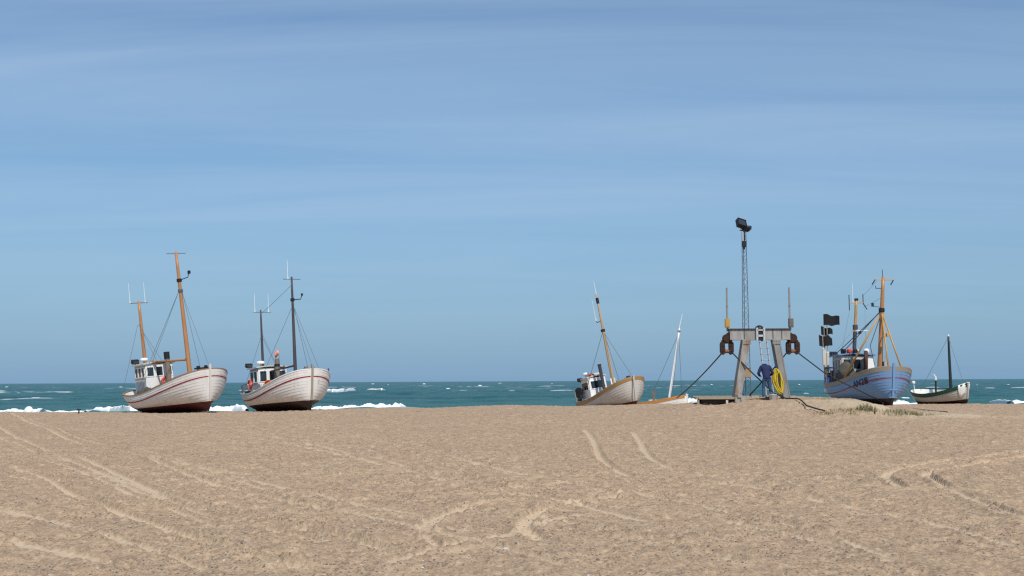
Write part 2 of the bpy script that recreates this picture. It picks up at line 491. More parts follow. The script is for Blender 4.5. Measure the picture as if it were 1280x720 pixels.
def sand_mat():
    m, nt, b = nodes('beach_sand')
    b.inputs['Roughness'].default_value = .95
    b.inputs['Specular IOR Level'].default_value = .1
    co = objco(nt)
    big = nz(nt, vscale(nt, co, (.12, .25, 1)), 1.0, 4, .6)
    c = mixc(nt, ramp(nt, big, .35, .65), (.418, .288, .189), (.440, .312, .200))
    mid = nz(nt, vscale(nt, co, (1, .7, 1)), 2.6, 6, .72)
    c = mixc(nt, ramp(nt, mid, .42, .68, 0, .38), c, (.245, .175, .115))
    fine = nz(nt, co, 16, 4, .75)
    c = mixc(nt, ramp(nt, fine, .5, .68, 0, .75), c, (.20, .145, .10))
    c = mixc(nt, ramp(nt, fine, .47, .28, 0, .5), c, (.60, .48, .335))
    grit = nz(nt, co, 48, 3, .8)
    c = mixc(nt, ramp(nt, grit, .54, .68, 0, .6), c, (.17, .125, .095))
    c = mixc(nt, ramp(nt, grit, .46, .34, 0, .5), c, (.62, .50, .37))
    lump = nz(nt, vscale(nt, co, (1, .6, 1)), 5.5, 3, .7)
    c = mixc(nt, ramp(nt, lump, .54, .66, 0, .5), c, (.20, .145, .10))
    c = mixc(nt, ramp(nt, lump, .44, .32, 0, .5), c, (.58, .45, .31))
    # gravel: dark, reddish and white stones
    vo = nt.nodes.new('ShaderNodeTexVoronoi'); vo.inputs['Scale'].default_value = 22
    nt.links.new(co, vo.inputs['Vector'])
    sh = nt.nodes.new('ShaderNodeSeparateColor'); nt.links.new(vo.outputs['Color'], sh.inputs[0])
    edge = ramp(nt, vo.outputs['Distance'], .30, .42, 1, 0)
    clus = ramp(nt, nz(nt, vscale(nt, co, (.6, 1.0, 1)), 1.1, 4, .7), .36, .58)
    at2 = nt.nodes.new('ShaderNodeAttribute'); at2.attribute_name = 'rut'
    def mul(a, bb):
        n = nt.nodes.new('ShaderNodeMath'); n.operation = 'MULTIPLY'
        for s_, v_ in zip(n.inputs, (a, bb)):
            if isinstance(v_, (int, float)): s_.default_value = v_
            else: nt.links.new(v_, s_)
        return n.outputs[0]
    g = mul(mul(edge, clus), ramp(nt, sh.outputs[0], .55, .6))
    norut = ramp(nt, at2.outputs['Fac'], .2, .8, 1, .15)
    g = mul(g, norut)
    sc_ = mixc(nt, ramp(nt, sh.outputs[1], .4, .6), (.11, .10, .095), (.22, .13, .09))
    sc_ = mixc(nt, ramp(nt, sh.outputs[1], .93, .95), sc_, (.62, .58, .52))
    c = mixc(nt, mul(g, .85), c, sc_)
    # wheel ruts: dry pale sand without stones
    c = mixc(nt, mul(at2.outputs['Fac'], .68), c, (.57, .445, .31))
    at3 = nt.nodes.new('ShaderNodeAttribute'); at3.attribute_name = 'blown'
    c = mixc(nt, mul(at3.outputs['Fac'], .5), c, (.62, .53, .37))
    nt.links.new(c, b.inputs['Base Color'])
    bn = nt.nodes.new('ShaderNodeBump'); bn.inputs['Strength'].default_value = .6
    bn.inputs['Distance'].default_value = .04
    h = nt.nodes.new('ShaderNodeMath'); h.operation = 'ADD'
    nt.links.new(nz(nt, co, 14, 6, .75), h.inputs[0]); nt.links.new(mul(g, .6), h.inputs[1])
    nt.links.new(h.outputs[0], bn.inputs['Height'])
    nt.links.new(bn.outputs[0], b.inputs['Normal'])
    return m

def build_pebbles():
    rng = np.random.default_rng(3)
    t = (1 + 5 ** .5) / 2
    iv = np.array([(-1, t, 0), (1, t, 0), (-1, -t, 0), (1, -t, 0), (0, -1, t), (0, 1, t), (0, -1, -t), (0, 1, -t), (t, 0, -1), (t, 0, 1), (-t, 0, -1), (-t, 0, 1)], float)
    iv /= np.linalg.norm(iv[0])
    fi = np.array([(0, 11, 5), (0, 5, 1), (0, 1, 7), (0, 7, 10), (0, 10, 11), (1, 5, 9), (5, 11, 4), (11, 10, 2), (10, 7, 6), (7, 1, 8), (3, 9, 4), (3, 4, 2), (3, 2, 6), (3, 6, 8), (3, 8, 9), (4, 9, 5), (2, 4, 11), (6, 2, 10), (8, 6, 7), (9, 8, 1)])
    n = 34000
    d = 11 + 36 * rng.random(n) ** 1.35
    x = d * (rng.random(n) * .94 - .47)
    k = noise(x * .45, d * .9, 61) + .6 * noise(x * 1.7, d * 1.7, 62)
    keep = k > .02 - .12 * rng.random(n)
    x = x[keep]; d = d[keep]; n = len(x)
    s = .0045 + .008 * rng.random(n) ** 3 + .008 * (rng.random(n) > .985)
    z = H(x, d)
    sc3 = np.stack([s * (1 + .7 * rng.random(n)), s * (1 + .5 * rng.random(n)), s * (.6 + .4 * rng.random(n))], 1)
    return x, d, z, sc3, iv, fi, rng

def link_pebbles(sand):
    x, d, z, sc3, iv, fi, rng = build_pebbles()
    n = len(x)
    from mathutils.bvhtree import BVHTree
    dg = bpy.context.evaluated_depsgraph_get()
    bvh = BVHTree.FromObject(sand, dg)
    for i in range(n):
        hit = bvh.ray_cast(Vector((x[i], d[i], 5)), Vector((0, 0, -1)))
        if hit[0]: z[i] = hit[0].z
    ang = rng.random(n) * 6.28
    P = iv[None] * sc3[:, None, :]
    ca, sa = np.cos(ang)[:, None], np.sin(ang)[:, None]
    X = P[..., 0] * ca - P[..., 1] * sa + x[:, None]
    Y = P[..., 0] * sa + P[..., 1] * ca + d[:, None]
    Z = P[..., 2] + z[:, None] + sc3[:, 2:3] * .35
    V = np.stack([X, Y, Z], -1).reshape(-1, 3)
    Fc = (fi[None] + (np.arange(n) * 12)[:, None, None]).reshape(-1, 3)
    me = bpy.data.meshes.new('pebbles')
    me.vertices.add(len(V)); me.vertices.foreach_set('co', V.ravel())
    me.loops.add(Fc.size); me.loops.foreach_set('vertex_index', Fc.ravel().astype(np.int32))
    me.polygons.add(len(Fc)); me.polygons.foreach_set('loop_start', np.arange(0, Fc.size, 3, dtype=np.int32))
    me.polygons.foreach_set('use_smooth', np.ones(len(Fc), bool))
    me.update(calc_edges=True)
    m, nt, b = nodes('pebble')
    b.inputs['Roughness'].default_value = .8
    g = nt.nodes.new('ShaderNodeNewGeometry')
    cr = nt.nodes.new('ShaderNodeValToRGB')
    el = cr.color_ramp.elements
    el[0].color = (.10, .09, .085, 1); el[1].color = (.62, .57, .5, 1); el[1].position = 1
    for pos, colr in ((.35, (.17, .14, .12, 1)), (.6, (.26, .17, .12, 1)), (.8, (.33, .27, .2, 1)), (.95, (.4, .34, .28, 1))):
        e = el.new(pos); e.color = colr
    nt.links.new(g.outputs['Random Per Island'], cr.inputs[0]); nt.links.new(cr.outputs[0], b.inputs['Base Color'])
    me.materials.append(m)
    o = bpy.data.objects.new('pebbles', me); COL.objects.link(o)
    tag(o, 'small mixed pebbles scattered over the near sand', 'pebbles', kind='stuff')

# ------------------------------------------------------------------ sea
SEA = -1.5
def wave_h(x, y):
    y = y - .12 * x
    a = noise(x / 16, y / 7.0, 11) * .85
    b = noise(x / 6.0, y / 2.8, 12) * .42
    c = noise(x / 2.2, y / 1.1, 13) * .13
    far = 1 - .45 * sstep(900, 6000, np.abs(y))
    s = sstep(105, 150, y)
    return (a + b + c) * far * (.25 + .75 * s)

def build_sea():
    ys = [88.0]
    while ys[-1] < 40000:
        y = ys[-1]
        ys.append(y + max(.7, y * (.006 if y < 4000 else .05)))
    ys = np.array(ys)
    c = np.concatenate([-np.geomspace(.5, 6, 26)[::-1][:-1], np.linspace(-.5, .5, 520), np.geomspace(.5, 6, 26)[1:]])
    X = ys[:, None] * c[None, :]; Y = np.repeat(ys[:, None], len(c), 1)
    x = X.ravel(); y = Y.ravel()
    h = wave_h(x, y)
    z = SEA + h
    # far out the mean level dips with the earth's curve only imperceptibly: keep it flat
    foam = sstep(.40, .50, h * (1 - 0) + .14 * noise(x / 3.5, y / 4, 41)) * sstep(.05, .3, noise(x / 60, y / 110, 42)) * (1 - sstep(500, 1200, y))
    verts = np.stack([x, y, z], 1)
    nr, nc = len(ys), len(c)
    idx = np.arange(nr * nc).reshape(nr, nc)
    faces = np.stack([idx[:-1, :-1], idx[:-1, 1:], idx[1:, 1:], idx[1:, :-1]], -1).reshape(-1, 4)
    me = bpy.data.meshes.new('sea')
    me.vertices.add(len(verts)); me.vertices.foreach_set('co', verts.ravel())
    me.loops.add(faces.size); me.loops.foreach_set('vertex_index', faces.ravel().astype(np.int32))
    me.polygons.add(len(faces)); me.polygons.foreach_set('loop_start', np.arange(0, faces.size, 4, dtype=np.int32))
    me.polygons.foreach_set('use_smooth', np.ones(len(faces), bool))
    me.update(calc_edges=True)
    at = me.attributes.new('foam', 'FLOAT', 'POINT'); at.data.foreach_set('value', foam.astype(np.float32))
    m, nt, b = nodes('sea_water')
    b.inputs['Roughness'].default_value = .3
    b.inputs['IOR'].default_value = 1.33
    b.inputs['Specular IOR Level'].default_value = .11
    co = objco(nt)
    n1 = nz(nt, vscale(nt, co, (.012, .03, 1)), 1, 4, .6)
    col = mixc(nt, ramp(nt, n1, .35, .65), (.008, .074, .079), (.018, .108, .098))
    n2 = nz(nt, vscale(nt, co, (.12, .35, 1)), 1, 4, .65)
    col = mixc(nt, ramp(nt, n2, .45, .72, 0, .6), col, (.004, .038, .056))
    n3 = nz(nt, vscale(nt, co, (.035, .22, 1)), 1, 3, .6)
    col = mixc(nt, ramp(nt, n3, .52, .72, 0, .45), col, (.026, .118, .106))
    # shallow, sandy water close in
    sx = nt.nodes.new('ShaderNodeSeparateXYZ'); nt.links.new(co, sx.inputs[0])
    col = mixc(nt, ramp(nt, sx.outputs['Y'], 135, 250, .55, 0), col, (.04, .14, .125))
    fa = nt.nodes.new('ShaderNodeAttribute'); fa.attribute_name = 'foam'
    col = mixc(nt, fa.outputs['Fac'], col, (.75, .78, .78))
    nt.links.new(col, b.inputs['Base Color'])
    bn = nt.nodes.new('ShaderNodeBump'); bn.inputs['Strength'].default_value = .8
    bn.inputs['Distance'].default_value = .3
    nt.links.new(nz(nt, vscale(nt, co, (.7, 1.2, 1)), 1, 5, .65), bn.inputs['Height'])
    nt.links.new(bn.outputs[0], b.inputs['Normal'])
    me.materials.append(m)
    o = bpy.data.objects.new('sea', me); COL.objects.link(o)
    tag(o, 'choppy teal sea with whitecaps', 'sea', kind='structure')

def foam_mat():
    m, nt, b = nodes('foam')
    b.inputs['Roughness'].default_value = .9
    co = objco(nt)
    c = mixc(nt, ramp(nt, nz(nt, co, .9, 5, .7), .5, .75, 0, .2), (.88, .90, .90), (.50, .64, .66))
    nt.links.new(c, b.inputs['Base Color'])
    bn = nt.nodes.new('ShaderNodeBump'); bn.inputs['Strength'].default_value = .5; bn.inputs['Distance'].default_value = .15
    nt.links.new(nz(nt, co, 3, 5, .7), bn.inputs['Height']); nt.links.new(bn.outputs[0], b.inputs['Normal'])
    return m

def build_foam():
    mb = MB()
    def horizon(px): return 479.5 - .0047 * px
    def breaker(pts, depth=2.5, seed=0):
        # pts: px, top y, bottom y on the photo; the foot of the wave lies on the sea
        rows = []
        xs = [p[0] for p in pts]
        n = max(10, int((xs[-1] - xs[0]) * 1.2))
        for i in range(n + 1):
            f = i / n
            px = xs[0] + (xs[-1] - xs[0]) * f
            yt = np.interp(px, xs, [p[1] for p in pts]); yb = np.interp(px, xs, [p[2] for p in pts])
            d = -(SEA - 2.0) * FPX / (yb - horizon(px))
            d0 = np.interp(px, xs, [-(SEA - 2.0) * FPX / (p[2] - horizon(p[0])) for p in pts])
            hgt = max(.03, (yb - yt) / FPX * d0)
            base = W(px, yb, d0)
            end = min(1, min(f, 1 - f) * n / 3)
            hh = .86 * hgt * (.6 + .4 * end) * (.92 + .5 * float(noise(px * .16, seed, 5)) + .22 * float(noise(px * .5, seed, 6)))
            row = []
            for k in range(9):
                a = math.pi * k / 8
                dep = depth * (.8 + .5 * float(noise(px * .2, seed + 3, 9)))
                lump = 1 + .22 * float(noise(px * .45, k * .9 + seed, 8))
                row.append((base.x + .0, base.y + dep * (1 - math.cos(a)) * .5, SEA - .25 + (hh + .25) * math.sin(a) ** .7 * lump))
            rows.append(row)
        mb.grid(rows)
    B = breaker
    B([(-40, 513, 516), (0, 513, 517), (20, 509, 518), (36, 507, 518.5), (48, 508.5, 518), (56, 513, 517), (64, 515, 517)], 3, 1)
    B([(55, 514, 516.5), (70, 513, 516), (85, 513, 516), (104, 512, 516), (112, 511, 514), (122, 508, 513)], 2.5, 2)
    B([(112, 510, 513), (120, 507, 514), (135, 507, 515), (150, 506, 514), (162, 505, 513), (180, 506, 513)], 3, 3)
    B([(240, 508, 514), (275, 507, 514), (290, 505, 514), (306, 506, 515)], 3, 4)
    B([(385, 509, 515), (402, 507, 514), (430, 506, 513), (455, 504, 512), (480, 503, 511), (500, 503, 510.5), (508, 508, 510)], 3, 5)
    B([(405, 486, 489.5), (415, 485, 490.5), (430, 485, 490), (440, 485.5, 488.5), (443, 487, 488)], 9, 6)
    B([(456, 486.5, 487.5), (468, 485.5, 487.5), (477, 485, 488.3), (481, 487, 488)], 8, 7)
    B([(803, 498, 499.5), (810, 499, 501), (825, 499, 502), (840, 499, 504), (852, 499, 506)], 4, 8)
    B([(850, 498, 505), (862, 496, 505), (872, 497, 504), (882, 499, 503)], 4, 9)
    B([(1108, 504, 508), (1120, 501, 508), (1132, 500, 507), (1142, 503, 507), (1160, 504, 507)], 4, 10)
    B([(1130, 496.5, 498), (1137, 496, 498), (1142, 496.5, 497.5)], 4, 11)
    B([(1245, 501, 502.5), (1255, 499, 503), (1268, 499, 504), (1282, 499, 504), (1330, 500, 504)], 3.5, 12)
    o = mb.build('sea_foam', foam_mat(), smooth=True)
    tag(o, 'white surf breaking along the shore', 'surf', kind='stuff')
    # scattered whitecaps
    mb2 = MB()
    caps = [(7.5, 484), (52, 481), (77, 487), (99, 489), (108, 489), (115, 490.5), (126, 490), (41, 497.5), (439, 476.5), (466, 480), (502, 478.3), (519, 491.5), (485, 481),
            (1180, 476), (1223, 481.5), (1262, 481), (890, 481), (868, 477), (1225, 492), (600, 482), (650, 487), (690, 479.5), (560, 486), (585, 478.5), (625, 479), (530, 480), (710, 486), (330, 481), (300, 488), (845, 484), (1010, 492), (1000, 481), (20, 492), (150, 484), (975, 480)]
    rnd = random.Random(5)
    for (px, py) in [q for q in caps if q[1] - horizon(q[0]) > 2.2]:
        d = 3.5 * FPX / (py - horizon(px) + .2)
        if d > 3500: d = 3500
        c = W(px, py, d)
        L = rnd.uniform(1.6, 5) / FPX * d * .5; hh = rnd.uniform(.6, 1.1) / FPX * d * .7
        hh = min(hh, 1.1)
        rows = []
        n = 8
        for i in range(n + 1):
            f = i / n * 2 - 1
            row = []
            e = math.sqrt(max(0.02, 1 - f * f))
            for k in range(6):
                a = math.pi * k / 5
                row.append((c.x + f * L, c.y + (1 - math.cos(a)) * 2.0 + f * L * .15, SEA + .1 + hh * e * math.sin(a) * (1 + .5 * rnd.uniform(-1, 1))))
            rows.append(row)
        mb2.grid(rows)
    o2 = mb2.build('whitecaps', bpy.data.materials['foam'], smooth=True)
    tag(o2, 'small whitecaps dotted over the open sea', 'whitecaps', kind='stuff')

# ------------------------------------------------------------------ boats
class Hull:
    def __init__(s, L, B, sb, sm, ss, e_bow=.86, e_st=.9, mb=3.1, qb=.42, ms=3.0, qs=.5, low=.5, u0=-.25):
        s.__dict__.update(locals())
    def sheer(s, u):
        if u > s.u0: return s.sm + (s.sb - s.sm) * ((u - s.u0) / (1 - s.u0)) ** 1.8
        return s.sm + (s.ss - s.sm) * ((s.u0 - u) / (1 + s.u0)) ** 1.8
    def w(s, v):
        return float(np.interp(v, [0, .06, .15, .28, .42, .6, .8, 1], [.03, .20, .48, .74, .89, .97, 1, 1]))
    def pt(s, t, v, side, off=0.0):
        if t >= 0:
            e = s.e_bow + (1 - s.e_bow) * v ** .55
            k = v ** .5; m = 1.7 + (s.mb - 1.7) * k; q = .95 + (s.qb - .95) * k
        else:
            e = s.e_st + (1 - s.e_st) * v ** .7
            m = 1.8 + (s.ms - 1.8) * v; q = .95 + (s.qs - .95) * v ** .8
        u = t * e
        x = u * s.L / 2
        y = s.B * s.w(v) * max(0.0, (1 - abs(t) ** m)) ** q
        z = s.sheer(u) * v
        if off:
            y = y + off if abs(t) < .9999 else y + off * .3
        return Vector((x, y * side, z))
    def pz(s, t, dz, side, off=0.0):
        """point a given distance below the sheer"""
        z = s.sheer(t)
        return s.pt(t, max(0, (z - dz) / z), side, off)
    def ts(s, n):
        out = []
        for i in range(n + 1):
            q = -1 + 2 * i / n
            out.append(math.copysign(1 - (1 - abs(q)) ** 3.4, q))
        return out

def build_hull(root, h, mats, n=56, strakes=13, lap=.022):
    """clinker planking, keel with stem and stern posts, rail, deck"""
    mb = MB()
    ts = h.ts(n)
    for side in (1, -1):
        for j in range(strakes):
            v0 = (j / strakes) ** .9; v1 = ((j + 1) / strakes) ** .9
            a = [h.pt(t, v0, side, lap if j else 0) for t in ts]
            b = [h.pt(t, v1, side, 0.004) for t in ts]
            rows = [a, b] if side < 0 else [b, a]
            mb.grid(rows)
            if j:
                c = [h.pt(t, v0, side, 0.004) for t in ts]
                rows = [c, a] if side < 0 else [a, c]
                mb.grid(rows)
    hull = mb.build('hull', mats['hull'], root, smooth=True)
    # keel, stem and stern post
    k = MB()
    prof = []
    for v in np.linspace(1, 0, 9): prof.append(h.pt(-1, float(v), 1))
    for v in np.linspace(0, 1, 11): prof.append(h.pt(1, float(v), 1))
    top = prof[-1] + Vector((.03, 0, mats.get('stem_up', .28))); prof.append(top)
    pts = [Vector((p.x, 0, p.z)) for p in prof]
    st = pts[9:]
    rows_o = []; rows_i = []
    wv = .06
    outer = []
    for i, p in enumerate(pts):
        d = pts[min(i + 1, len(pts) - 1)] - pts[max(i - 1, 0)]
        d.normalize(); nrm = Vector((d.z, 0, -d.x))
        outer.append(p + nrm * .07)
    rows = [[p + Vector((0, -wv, 0)) - (o - p) * .8, o + Vector((0, -wv, 0)), o + Vector((0, wv, 0)), p + Vector((0, wv, 0)) - (o - p) * .8] for p, o in zip(pts, outer)]
    k.grid(rows, closed=True)
    nn = len(rows)
    vs = [tuple(q) for q in rows[-1]]
    k.add(rows[-1], [(0, 1, 2, 3)]); k.add(rows[0], [(3, 2, 1, 0)])
    k.build('stem_post', mats['stem'], root)
    # deck and bulwark inside
    dk = MB(); bw = mats.get('bulwark', .5)
    L_, R_ = [], []
    tds = [t for t in ts if abs(t) < .995]
    for t in tds:
        L_.append(h.pz(t, bw, 1, -.07)); R_.append(h.pz(t, bw, -1, -.07))
    dk.grid([R_, L_])
    dk.build('deck', mats['deck'], root)
    ib = MB()
    for side in (1, -1):
        a = [h.pz(t, 0, side, -.07) for t in tds]; b = [h.pz(t, bw, side, -.07) for t in tds]
        ib.grid([a, b] if side < 0 else [b, a])
    ib.build('bulwark', mats['inner'], root)
    # rail cap
    rl = MB(); rw = mats.get('rail_w', .07); rh = mats.get('rail_h', .06)
    for side in (1, -1):
        rows = []
        for t in ts:
            o = h.pz(t, 0, side, rw * .55); i = h.pz(t, 0, side, -rw - .03)
            if i.y * side < 0: i.y = 0
            if o.y * side < .01: o.y = 0.01 * side
            rows.append([o + Vector((0, 0, -rh * .5)), i + Vector((0, 0, -rh * .5)), i + Vector((0, 0, rh * .5)), o + Vector((0, 0, rh * .5))])
        rl.grid(rows, closed=True)
    rl.build('gunwale', mats['rail'], root)
    return hull

def band(root, h, name, m, d0, d1, off=.034, t0=-.9999, t1=.9999, n=44, both=True):
    """a painted or timber band along the topsides, d0..d1 below the sheer"""
    b = MB()
    ts = [t for t in h.ts(56) if t0 <= t <= t1]
    for side in ((1, -1) if both else (-1,)):
        rows = [[h.pz(t, d0, side, 0.0), h.pz(t, d0, side, off), h.pz(t, d1, side, off), h.pz(t, d1, side, 0.0)] for t in ts]
        b.grid(rows, closed=True)
    return b.build(name, m, root, smooth=False)

def window(parent, c, nrm, w, hgt, frame, up=(0, 0, 1), fw=.05):
    """framed pane set into a wall whose outward normal is nrm"""
    n = Vector(nrm).normalized(); u = Vector(up); u = (u - n * u.dot(n)).normalized(); s = u.cross(n)
    c = Vector(c)
    b = MB()
    def quadbox(a0, a1, b0, b1, d0, d1, mi):
        vs = []
        for d in (d0, d1):
            for (p, q) in ((a0, b0), (a1, b0), (a1, b1), (a0, b1)):
                vs.append(c + s * p + u * q + n * d)
        b.add(vs, [(3, 2, 1, 0), (4, 5, 6, 7), (0, 1, 5, 4), (1, 2, 6, 5), (2, 3, 7, 6), (3, 0, 4, 7)], mi)
    hw, hh = w / 2, hgt / 2
    quadbox(-hw, hw, -hh, hh, -.02, .008, 1)
    quadbox(-hw - fw, -hw, -hh - fw, hh + fw, -.02, .03, 0)
    quadbox(hw, hw + fw, -hh - fw, hh + fw, -.02, .03, 0)
    quadbox(-hw, hw, hh, hh + fw, -.02, .03, 0)
    quadbox(-hw, hw, -hh - fw, -hh, -.02, .03, 0)
    return b.build('window', [frame, M['glass']], parent)

def wheelhouse(root, x0, x1, wy, z0, z1, wall, roof, fw=3, sw=3, wz=None, wh=.5, roof_over=.12, frame=None, side_wall=None, fwidth=None, rake=.0):
    frame = frame or wall
    b = MB()
    cx = (x0 + x1) / 2
    hw = wy / 2
    vs = [(x0, -hw, z0), (x1, -hw, z0), (x1, hw, z0), (x0, hw, z0), (x0, -hw * .97, z1), (x1 - rake, -hw * .97, z1), (x1 - rake, hw * .97, z1), (x0, hw * .97, z1)]
    b.add(vs, [(3, 2, 1, 0), (4, 5, 6, 7), (1, 2, 6, 5), (2, 3, 7, 6), (3, 0, 4, 7)], 0)
    b.add([vs[0], vs[1], vs[5], vs[4]], [(0, 1, 2, 3)], 1)
    o = b.build('wheelhouse', [wall, side_wall or wall], root)
    r = MB(); ov = roof_over
    n = 8; rows = []
    for i in range(n + 1):
        y = -hw - ov + (wy + 2 * ov) * i / n
        cz = z1 + .09 * (1 - (2 * i / n - 1) ** 2)
        rows.append([(x0 - ov, y, cz), (x1 + ov, y, cz), (x1 + ov, y, cz + .08), (x0 - ov, y, cz + .08)])
    r.grid(rows, closed=True); r.add(rows[0], [(3, 2, 1, 0)]); r.add(rows[-1], [(0, 1, 2, 3)])
    r.build('roof', roof, o)
    wz = wz or z1 - .45
    for i in range(fw):
        ww = (wy - .1) / fw
        window(o, (x1 - rake * .8, -hw + .05 + ww * (i + .5), wz), (1, 0, rake / (z1 - z0) * .8), ww - .2, wh, frame)
    for side in (-1, 1):
        for i in range(sw):
            ll = (x1 - x0 - .15) / sw
            window(o, (x0 + .08 + ll * (i + .5), side * hw * .985, wz), (0, side, .0), ll - .16, wh, frame)
    return o

def mast(root, foot, top, r0, r1, m, name='mast'):
    b = MB(); f = Vector(foot); t = Vector(top)
    pts = [f.lerp(t, i / 8) for i in range(9)]
    b.tube(pts, [r0 + (r1 - r0) * (i / 8) ** 1.3 for i in range(9)], 10)
    # iron band
    return b.build(name, m, root, smooth=True)

def wires(root, lst, r=.011, m=None, name='stay'):
    for (a, b_) in lst:
        b = MB(); a = Vector(a); c = Vector(b_)
        L = (c - a).length
        pts = [a.lerp(c, i / 6) + Vector((0, 0, -.004 * L * math.sin(math.pi * i / 6))) for i in range(7)]
        b.tube(pts, r, 6)
        b.build(name, m or M['wire'], root)

def whip(parent, p, hgt, r=.018, m=None, lean=(0, 0)):
    b = MB(); p = Vector(p)
    b.tube([p, p + Vector((0, 0, .12))], .035, 8)
    b.tube([p + Vector((0, 0, .12)), p + Vector((lean[0], lean[1], hgt))], [r, r * .55], 8)
    return b.build('antenna', m or M['white_clean'], parent, smooth=False)

def radar(root, p, s=1.0, m=None):
    b = MB(); p = Vector(p)
    b.tube([p, p + Vector((0, 0, .22 * s))], .05, 8, mi=1)
    b.lathe([(.05, .2), (.26, .22), (.30, .27), (.30, .34), (.24, .42), (.1, .45)], p, 16) if s == 1 else b.lathe([(r * s, z * s) for r, z in ((.05, .2), (.26, .22), (.30, .27), (.30, .34), (.24, .42), (.1, .45))], p, 16)
    return b.build('radar', [m or M['white_clean'], M['greypaint']], root, smooth=False)

def flood(root, p, s=1.0, ry=0):
    b = MB(); p = Vector(p)
    b.tube([p, p + Vector((0, 0, .15 * s))], .03, 6)
    rot = Matrix.Rotation(R(20), 3, 'Y')
    b.box(p + Vector((0, 0, .28 * s)), (.3 * s, .5 * s, .28 * s), 0, rot)
    b.box(p + Vector((.16 * s, 0, .24 * s)), (.03, .42 * s, .2 * s), 1, rot)
    return b.build('floodlight', [M['black'], M['glass']], root)

def lifebuoy(parent, c, nrm, r=.3):
    b = MB(); c = Vector(c); n = Vector(nrm).normalized()
    x = n.cross(Vector((0, 0, 1))).normalized(); y = x.cross(n)
    k = 20
    for q in range(4):
        a0 = q * math.pi / 2
        b.tube([c + (x * math.cos(a0 + math.pi / 2 * i / 6) + y * math.sin(a0 + math.pi / 2 * i / 6)) * r for i in range(7)], .07, 8, mi=0)
        b.tube([c + (x * math.cos(a0 + .08 * (i - 1)) + y * math.sin(a0 + .08 * (i - 1))) * r for i in range(3)], .073, 8, mi=1)
    return b.build('lifebuoy', [M['redorange'], M['white']], parent, smooth=True)

def rudder(root, h, m):
    b = MB()
    p0 = h.pt(-1, .95, 1); p1 = h.pt(-1, .12, 1)
    w = .06
    vs = []
    for y in (-w / 2, w / 2):
        vs += [Vector((p0.x - .12, y, p0.z + .1)), Vector((p0.x - .42, y, p0.z * .5)), Vector((p1.x - .75, y, p1.z)), Vector((p1.x - .1, y, p1.z))]
    b.add(vs, [(0, 1, 2, 3), (7, 6, 5, 4), (0, 4, 5, 1), (1, 5, 6, 2), (2, 6, 7, 3), (3, 7, 4, 0)])
    return b.build('rudder', m, root)

def heap(name, root_m, c, size, m, seed, label, cat):
    """a lumpy heap lying on a deck: a thing of its own"""
    rnd = random.Random(seed)
    bm = bmesh.new(); bmesh.ops.create_icosphere(bm, subdivisions=3, radius=1)
    for v in bm.verts:
        n = float(noise(v.co.x * 2.2 + seed, v.co.y * 2.2 + v.co.z * 1.7, seed))
        v.co = v.co * (1 + .5 * n)
        v.co.x *= size[0] / 2; v.co.y *= size[1] / 2; v.co.z = max(v.co.z, -.3) * size[2] / 1.3
    me = bpy.data.meshes.new(name); bm.to_mesh(me); bm.free()
    me.polygons.foreach_set('use_smooth', [True] * len(me.polygons))
    me.materials.append(m)
    o = bpy.data.objects.new(name, me); COL.objects.link(o)
    o.matrix_world = root_m @ Matrix.Translation(Vector(c))
    return tag(o, label, cat)

def boat_root(name, px, d, a, heel, pitch, dz, label, cat='fishing boat'):
    """a is the angle of the keel off the line of sight, bow towards the camera and to the right"""
    x = W(px, 480, d).x
    a = a - math.degrees(math.atan2(x, d))
    o = empty(name, (x, d, Hs(x, d) + dz), (R(heel), R(-pitch), R(-(90 - a))))
    bpy.context.view_layer.update()
    return tag(o, label, cat)

def report(name, root, pts):
    bpy.context.view_layer.update()
    for k, p in pts.items():
        q = proj(root.matrix_world @ Vector(p))
        print('PX %-12s %-10s %.0f %.0f' % (name, k, q[0], q[1]))

# exec sections appended below

def hull_set(name, col, dirt, bottom, zw, stem, inner, rail, deck=None, rise=0.0, **kw):
    d = dict(hull=hull_mat(name, col, dirt, bottom, zw, rise), stem=hull_mat(name + '_stem', stem, dirt, bottom, zw, rise) if isinstance(stem, tuple) else stem, inner=inner, rail=rail, deck=deck or M['deck'])
    d.update(kw); return d

def rigging_bits(root, m_x, m_z, b_wid, m, r=.025, y0=0):
    """a crossbar carried high on a mast"""
    b = MB()
    b.tube([(m_x, y0 - b_wid / 2, m_z), (m_x, y0 + b_wid / 2, m_z)], r, 8)
    return b.build('crossbar', m, root)

